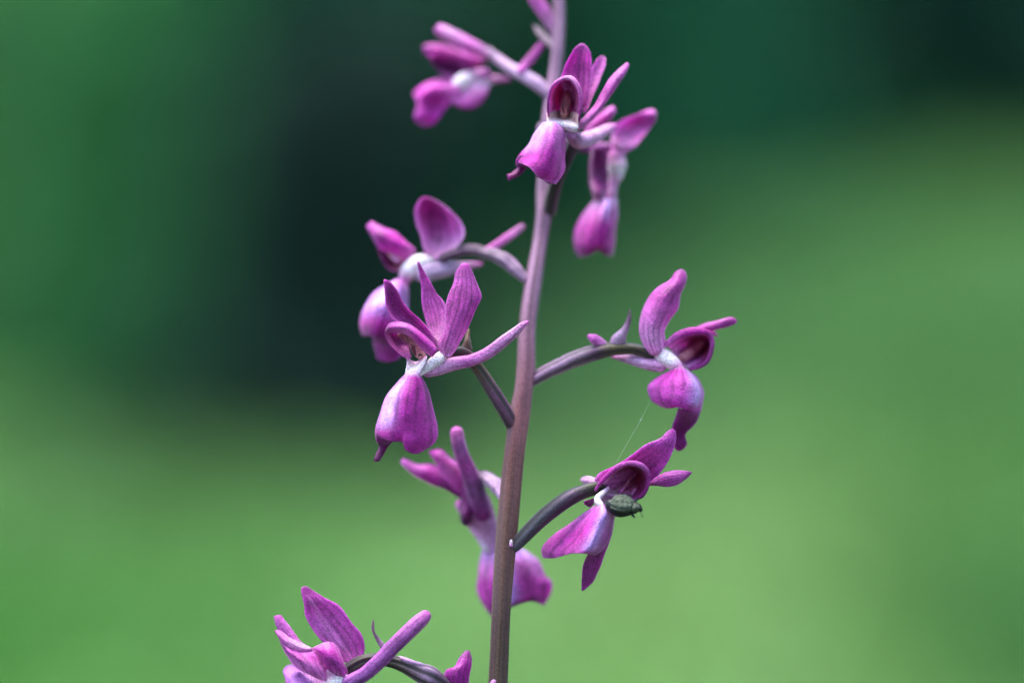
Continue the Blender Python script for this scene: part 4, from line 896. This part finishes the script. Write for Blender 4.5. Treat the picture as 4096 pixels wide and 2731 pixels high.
# ---- flower cut by the lower frame edge, left of the stem
Z = ZG
heart = join(tube(Z, [(640, 900, 1.0, 120), (660, 960, 0.8, 125), (680, 1030, 0.4, 105), (660, 1120, 0, 80)], G(PALE, WHITE, WHITE, PALE), n=22),
             tube(Z, [(560, 820, 2, 60), (600, 900, 1.5, 70)], G(ROSE, PALE), n=14))
f = flower(heart, 'low flower with a long straight spur and pleated hood on an arched stalk')
add('sepal', patch(Z, [[(760, 790, 2.6), (830, 800, 2.4), (905, 730, 2.6)], [(640, 700, 2.4), (780, 690, 3.2), (916, 630, 2.6)], [(545, 605, 2.2), (710, 590, 3.4), (892, 525, 2.6)], [(442, 485, 2.0), (620, 470, 3.2), (800, 415, 2.6)], [(385, 365, 1.8), (530, 350, 2.8), (690, 275, 2.6)], [(374, 265, 1.8), (460, 245, 2.2), (555, 198, 2.6)], [(350, 170, 2.0), (405, 160, 2.2), (470, 145, 2.6)], [(345, 115, 2.2), (370, 98, 2.3), (400, 100, 2.4)]],
                   G(PUR, PUR, (0.44, 0.13, 0.44), (0.44, 0.12, 0.44), PUR, PUR, PURD), mid=(PALE, 0.45, 0.16, -0.15, 0.15, 0.8), edge=(MAG, 0.4), seed=81, wob=0.10), PET, f)
add('sepal', patch(Z, [[(440, 660, 2.6), (400, 680, 2.6), (330, 690, 2.6)], [(345, 590, 2.8), (300, 610, 2.4), (230, 620, 2.8)], [(265, 490, 3), (220, 510, 2.6), (170, 530, 3)], [(205, 405, 3.2), (160, 420, 2.8), (118, 440, 3.2)], [(168, 356, 3.4), (135, 355, 3.2), (100, 368, 3.4)]], G(PINK, PINK, (0.52, 0.14, 0.52), PUR), seed=82), PET, f)
add('petal', patch(Z, [[(445, 650, 0.4), (430, 665, -0.1), (400, 678, 0.2)], [(350, 605, 0.6), (325, 640, -0.4), (300, 676, 0.0)], [(255, 560, 0.8), (235, 590, -0.4), (205, 628, 0.0)], [(170, 498, 1.0), (160, 530, 0.1), (148, 565, 0.1)], [(120, 486, 1.0), (112, 492, 0.7), (108, 500, 0.6)]], G(PALE, PALE, PINK, PURD), edge=(PURD, 0.3), seed=83, wob=0.03), PET, f)
add('petal', patch(Z, [[(148, 560, 0.2), (200, 625, -0.2), (300, 677, -0.2), (400, 678, 0.0), (500, 630, 0.6)], [(170, 630, 0.6), (240, 690, -0.8), (340, 730, -1.2), (450, 740, -0.8), (560, 720, 0.6)], [(205, 700, 1.0), (290, 760, -0.8), (400, 800, -1.6), (500, 820, -1.2), (590, 810, 0.8)], [(262, 785, 1.4), (340, 830, -0.4), (450, 880, -1.4), (540, 890, -1.0), (610, 890, 0.8)], [(330, 850, 1.8), (420, 890, 0.4), (500, 930, -0.6), (570, 950, -0.4), (620, 960, 0.8)]],
                   G((0.5, 0.12, 0.48), PUR, (0.58, 0.16, 0.56), PINK, PALE), nv=25, seed=84, wob=0.05), PET, f)
add('petal', patch(Z, [[(440, 652, 0.0), (540, 608, -0.2), (600, 598, -0.2), (655, 630, 0.2), (700, 700, 0.8)], [(500, 690, -0.4), (570, 680, -1.4), (630, 690, -1.4), (690, 740, -0.6), (735, 780, 0.8)], [(540, 760, -0.2), (600, 760, -1.6), (660, 780, -1.6), (710, 820, -0.8), (758, 850, 0.8)], [(575, 840, 0.2), (630, 840, -1.0), (690, 860, -1.0), (725, 890, -0.4), (764, 920, 1.0)], [(600, 920, 0.6), (650, 930, 0), (700, 940, 0), (735, 960, 0.4), (765, 985, 1.2)]],
                   G(PINK, MAG, (0.34, 0.03, 0.32), PUR, (0.5, 0.3, 0.46)), nv=21, seed=85, wob=0.04), PET, f)
add('lip', patch(Z, [[(300, 800, 3), (420, 890, 1.5), (560, 950, 0.4), (700, 980, 0.4), (760, 1010, 1.4)], [(235, 800, 3), (350, 930, 0.6), (520, 1000, -0.6), (680, 1040, -0.4), (770, 1060, 1.6)], [(190, 850, 3), (280, 980, 0), (480, 1090, -1.2), (650, 1130, -1), (760, 1130, 2)], [(195, 920, 3.2), (250, 1060, 0.2), (420, 1200, -1.2), (600, 1250, -1), (730, 1240, 2.2)], [(215, 955, 3.6), (260, 1130, 1), (400, 1300, -0.6), (560, 1350, -0.5), (680, 1330, 2.4)]], G((0.5, 0.2, 0.58), (0.36, 0.12, 0.5), (0.4, 0.14, 0.56), MAG, MAG), nu=30, nv=25, mid=(PALE, 0.6, 0.35, 0.0, 0, 0.5), seed=86), PET, f)
add('spur', tube(Z, [(720, 985, 0.2, 60), (800, 945, -0.4, 66), (920, 880, -0.8, 66), (1030, 785, -1.2, 68), (1140, 670, -1.4, 70), (1250, 560, -1.4, 70), (1350, 465, -1.2, 70), (1420, 400, -1.0, 66), (1455, 368, -0.9, 58)], G((0.4, 0.16, 0.46), (0.34, 0.11, 0.44), (0.36, 0.11, 0.42), (0.38, 0.11, 0.42), (0.5, 0.16, 0.5), PINK), n=24, lump=0.015), PET, f)
add('ovary', tube(Z, [(740, 870, 2, 50), (820, 810, 1.6, 55), (920, 765, 1.4, 56), (1040, 752, 1.4, 52), (1150, 768, 1.6, 52), (1270, 805, 1.8, 62), (1390, 860, 2.0, 78), (1490, 905, 2.2, 92), (1580, 960, 2.4, 80), (1760, 1080, 3, 62), (2020, 1180, 3, 55)], G(OVG, (0.06, 0.045, 0.04), (0.05, 0.035, 0.02), OVG, (0.12, 0.09, 0.08), (0.24, 0.15, 0.19), OVL, OVP, OVG, OVG), ribs=6, rib=0.10, twist=0.4, n=48, groove=((0.012, 0.014, 0.009), 0.85)), STK, f)
add('bract', patch(Z, [[(1160, 740, 1.6), (1170, 700, 1.2), (1185, 680, 1.6)], [(1095, 690, 1.4), (1112, 665, 1.0), (1150, 645, 1.4)], [(1030, 615, 1.3), (1050, 600, 1.0), (1075, 590, 1.3)], [(990, 520, 1.3), (1002, 515, 1.1), (1012, 512, 1.3)], [(978, 450, 1.4), (988, 450, 1.3), (1000, 450, 1.4)], [(990, 400, 1.5), (995, 395, 1.5), (999, 400, 1.5)]], G(OVL, (0.5, 0.3, 0.44), OVP, (0.14, 0.06, 0.1), (0.14, 0.06, 0.1)), nu=22, nv=9), STK, f)
add('bract', patch(Z, [[(1220, 720, 1.2), (1240, 750, 1.0), (1250, 780, 1.4)], [(1320, 745, 1.2), (1320, 775, 1.0), (1310, 800, 1.4)], [(1410, 780, 1.4), (1415, 800, 1.3), (1410, 815, 1.5)], [(1450, 800, 1.6), (1455, 806, 1.6), (1450, 812, 1.6)]], G(PALE, PALE, OVL), nu=12, nv=7), STK, f)

# ---- lowest flower, only its upper sepals reach into the picture
heart = tube(Z, [(1720, 1150, 5, 70), (1740, 1080, 4.5, 80), (1760, 1010, 4, 60)], G(WHITE, PALE, PUR))
f = flower(heart, 'lowest flower with only its pointed upper sepal showing')
add('sepal', patch(Z, [[(1690, 1060, 3.6), (1770, 1040, 3), (1835, 1040, 3.6)], [(1620, 940, 3.2), (1740, 940, 2.2), (1850, 950, 3.2)], [(1648, 850, 3.0), (1760, 850, 2.0), (1864, 850, 3.0)], [(1720, 820, 3.0), (1800, 790, 2.2), (1872, 775, 3.0)], [(1762, 740, 3.0), (1815, 725, 2.6), (1870, 715, 3.0)], [(1800, 690, 3.2), (1830, 672, 3.1), (1858, 676, 3.2)]], G(MAG, (0.34, 0.03, 0.32), MAG, PUR, PURD), mid=(PINK, 0.5, 0.25, -0.35, 0.4, 0.9), seed=91), PET, f)
add('lip', patch(Z, [[(1660, 1130, 3), (1740, 1130, 1.5), (1810, 1130, 3)], [(1620, 1240, 4), (1740, 1240, 1), (1860, 1240, 4)], [(1640, 1380, 5), (1740, 1400, 1.5), (1850, 1380, 5)]], G(PALE, MAG, MAG), seed=92), PET, f)
add('sepal', patch(Z, [[(2000, 1080, 0.6), (2040, 1060, 0.2), (2070, 1040, 0.6)], [(2030, 990, 0.4), (2055, 985, 0), (2085, 980, 0.4)], [(2050, 940, 0.4), (2075, 932, 0.3), (2096, 945, 0.4)]], G(PINK, PALE), nu=12, nv=9), PET, f)
add('ovary', tube(Z, [(1990, 1260, 3, 50), (1900, 1240, 4, 52), (1800, 1200, 5, 52), (1740, 1130, 5, 50)], G(OVG, OVP), ribs=6, rib=0.1), STK, f)

# ---- bud and bract at the tip of the spike
Z = ZA
b_ = add('bud', join(tube(Z, [(1330, 350, 20, 34), (1285, 240, 20, 50), (1220, 120, 20, 58), (1150, 10, 20, 60), (1090, -90, 20, 50), (1060, -150, 20, 26)], G(OVL, (0.5, 0.26, 0.48), PINK, PINK, PUR), n=20, ribs=3, rib=0.06)), PET, orchid)
add('bract', tube(Z, [(1330, 430, 19, 30), (1260, 370, 19, 32), (1190, 300, 19.5, 30), (1140, 240, 20, 20), (1120, 215, 20, 8)], G((0.42, 0.28, 0.34), (0.36, 0.24, 0.27), (0.34, 0.22, 0.26)), flat=0.6), STK, b_)
for k, (x, y, r_) in enumerate(((1280, -300, 46), (1380, -420, 40), (1230, -560, 34), (1320, -680, 28))):
    sx = 1320 - 0.03 * (y + 300)
    add('bud', tube(Z, [(sx, y + 170, 21, 18), ((sx + x) / 2 + (30 if k % 2 else -30), y + 80, 21, r_ * 0.8), (x + (60 if k % 2 else -60), y - 40, 21, r_), (x + (80 if k % 2 else -80), y - 130, 21, r_ * 0.5)], G(OVL, PINK, PUR), n=14), PET, orchid)

# ------------------------------------------------------------------ green beetle on the flower mouth
Z = View(2300, 1900, 350 / 2195, 0.0)
D0 = -2.2
shell = plain_material('grey green scaly shell', (0.085, 0.105, 0.075), 0.85, 3600, 0.85, 0.12, 0.00012)
ridge_m = plain_material('pale shell ridge', (0.15, 0.17, 0.11), 0.6, 9000, 0.5, 0.3)
black = plain_material('dark beetle underside', (0.012, 0.016, 0.016), 0.4, 3000, 0.3, 0.4)


def ov(pts, **kw):
    return tube(Z, [(x, y, d + D0, r) for x, y, d, r in pts], W1, **kw)


body = join(
    ov([(905, 740, 0.55, 150), (1020, 790, 0.5, 215), (1180, 830, 0.5, 225), (1330, 840, 0.5, 175), (1430, 815, 0.45, 145), (1530, 820, 0.4, 150), (1600, 835, 0.35, 105), (1640, 860, 0.3, 60)], n=24, ns=40),
    # legs: femur, shin, foot
    ov([(1420, 950, 0.2, 42), (1455, 1010, 0.0, 32), (1490, 1055, 0.0, 18)], n=8, ns=8), ov([(1490, 1050, 0.0, 14), (1500, 1066, 0.0, 8)], n=6, ns=5),
    ov([(1060, 960, 0.3, 40), (1130, 1015, 0.1, 34), (1210, 1000, 0.2, 26), (1290, 970, 0.3, 20)], n=8, ns=8),
    ov([(1010, 905, 0.6, 30), (950, 905, 0.9, 22), (915, 915, 1.2, 14)], n=8, ns=8),
    ov([(1500, 660, 0.9, 36), (1560, 600, 1.2, 30), (1590, 585, 1.5, 24)], n=8, ns=8),
    ov([(1250, 520, 1.0, 26), (1210, 470, 1.4, 20), (1170, 462, 1.7, 14)], n=8, ns=8),
    ov([(1380, 540, 1.0, 24), (1360, 500, 1.4, 20), (1420, 490, 1.7, 14)], n=8, ns=8))
beetle = mesh_obj('beetle', body[0], body[1], black)
tag(beetle, 'small grey green beetle clinging below the maroon flower hood', 'beetle')


def dome(rows):
    return patch(Z, [[(x, y, d + D0) for x, y, d in r] for r in rows], W1, th=0.08, nu=26, nv=21, wob=0.05, seed=rows[0][0][0] % 7)


near = dome([[(884, 760, 0.6), (878, 720, 0.2), (880, 670, 0.1)], [(930, 850, 0.1), (930, 760, -0.5), (960, 650, -0.4)], [(1030, 940, 0.0), (1060, 810, -1.0), (1090, 660, -0.7)], [(1180, 965, 0.0), (1200, 840, -1.1), (1230, 690, -0.75)], [(1320, 955, 0.1), (1330, 850, -0.9), (1350, 720, -0.6)], [(1410, 900, 0.2), (1420, 830, -0.5), (1440, 745, -0.4)]])
far = dome([[(880, 672, 0.1), (890, 640, 0.3), (910, 610, 0.7)], [(960, 652, -0.4), (975, 570, 0.1), (1000, 520, 0.9)], [(1090, 662, -0.7), (1110, 560, -0.1), (1130, 484, 0.9)], [(1230, 692, -0.75), (1260, 590, -0.1), (1290, 496, 0.9)], [(1350, 722, -0.6), (1390, 640, 0.0), (1420, 560, 0.9)], [(1440, 747, -0.4), (1470, 700, 0.1), (1490, 650, 0.8)]])
for nm, gg in (('wing_case', near), ('wing_case', far)):
    o = mesh_obj(nm, gg[0], gg[1], shell, beetle)
    # pale ridges along the wing case
for r_ in ([(900, 800, -0.25), (1060, 860, -0.95), (1230, 880, -1.0), (1380, 870, -0.6)], [(900, 700, -0.1), (1060, 740, -0.98), (1230, 770, -1.08), (1390, 790, -0.65)], [(930, 600, 0.25), (1080, 580, -0.2), (1240, 610, -0.3), (1400, 660, -0.15)]):
    gg = ov([(x, y, d - 0.02, 13) for x, y, d in r_], n=6, ns=14)
    mesh_obj('ridge', gg[0], gg[1], ridge_m, beetle)
th_ = dome([[(1412, 900, 0.2), (1425, 830, -0.55), (1470, 690, 0.3)], [(1470, 930, 0.2), (1500, 820, -0.75), (1540, 680, 0.3)], [(1560, 925, 0.2), (1580, 820, -0.65), (1600, 720, 0.3)], [(1620, 900, 0.3), (1632, 830, -0.3), (1640, 770, 0.3)]])
mesh_obj('neck_shield', th_[0], th_[1], shell, beetle)
for pts in ([(1630, 900, 0.1, 9), (1660, 960, -0.1, 8), (1690, 1040, -0.2, 13)], [(1640, 830, 0.1, 9), (1665, 800, 0.0, 8), (1640, 735, -0.1, 11)]):
    gg = ov(pts, n=6, ns=8)
    mesh_obj('antenna', gg[0], gg[1], black, beetle)

# ------------------------------------------------------------------ silk thread between the two flowers beside the stem
silk, t_, b__, N_, L_ = nodes('spider silk')
b__.inputs['Base Color'].default_value = (0.8, 0.82, 0.8, 1)
b__.inputs['Roughness'].default_value = 0.3
g_ = tube(PX, [(2600, 1605, 3.5, 0.14), (2572, 1662, 3, 0.2), (2568, 1672, 3, 0.7), (2560, 1682, 3, 0.7), (2556, 1692, 3, 0.3), (2470, 1840, 2, 0.16), (2440, 1900, 1.8, 0.14)], W1, n=5, ns=40)
o = mesh_obj('silk_thread', g_[0], g_[1], silk)
tag(o, 'fine pale spider silk thread stretched between two flowers', 'thread')
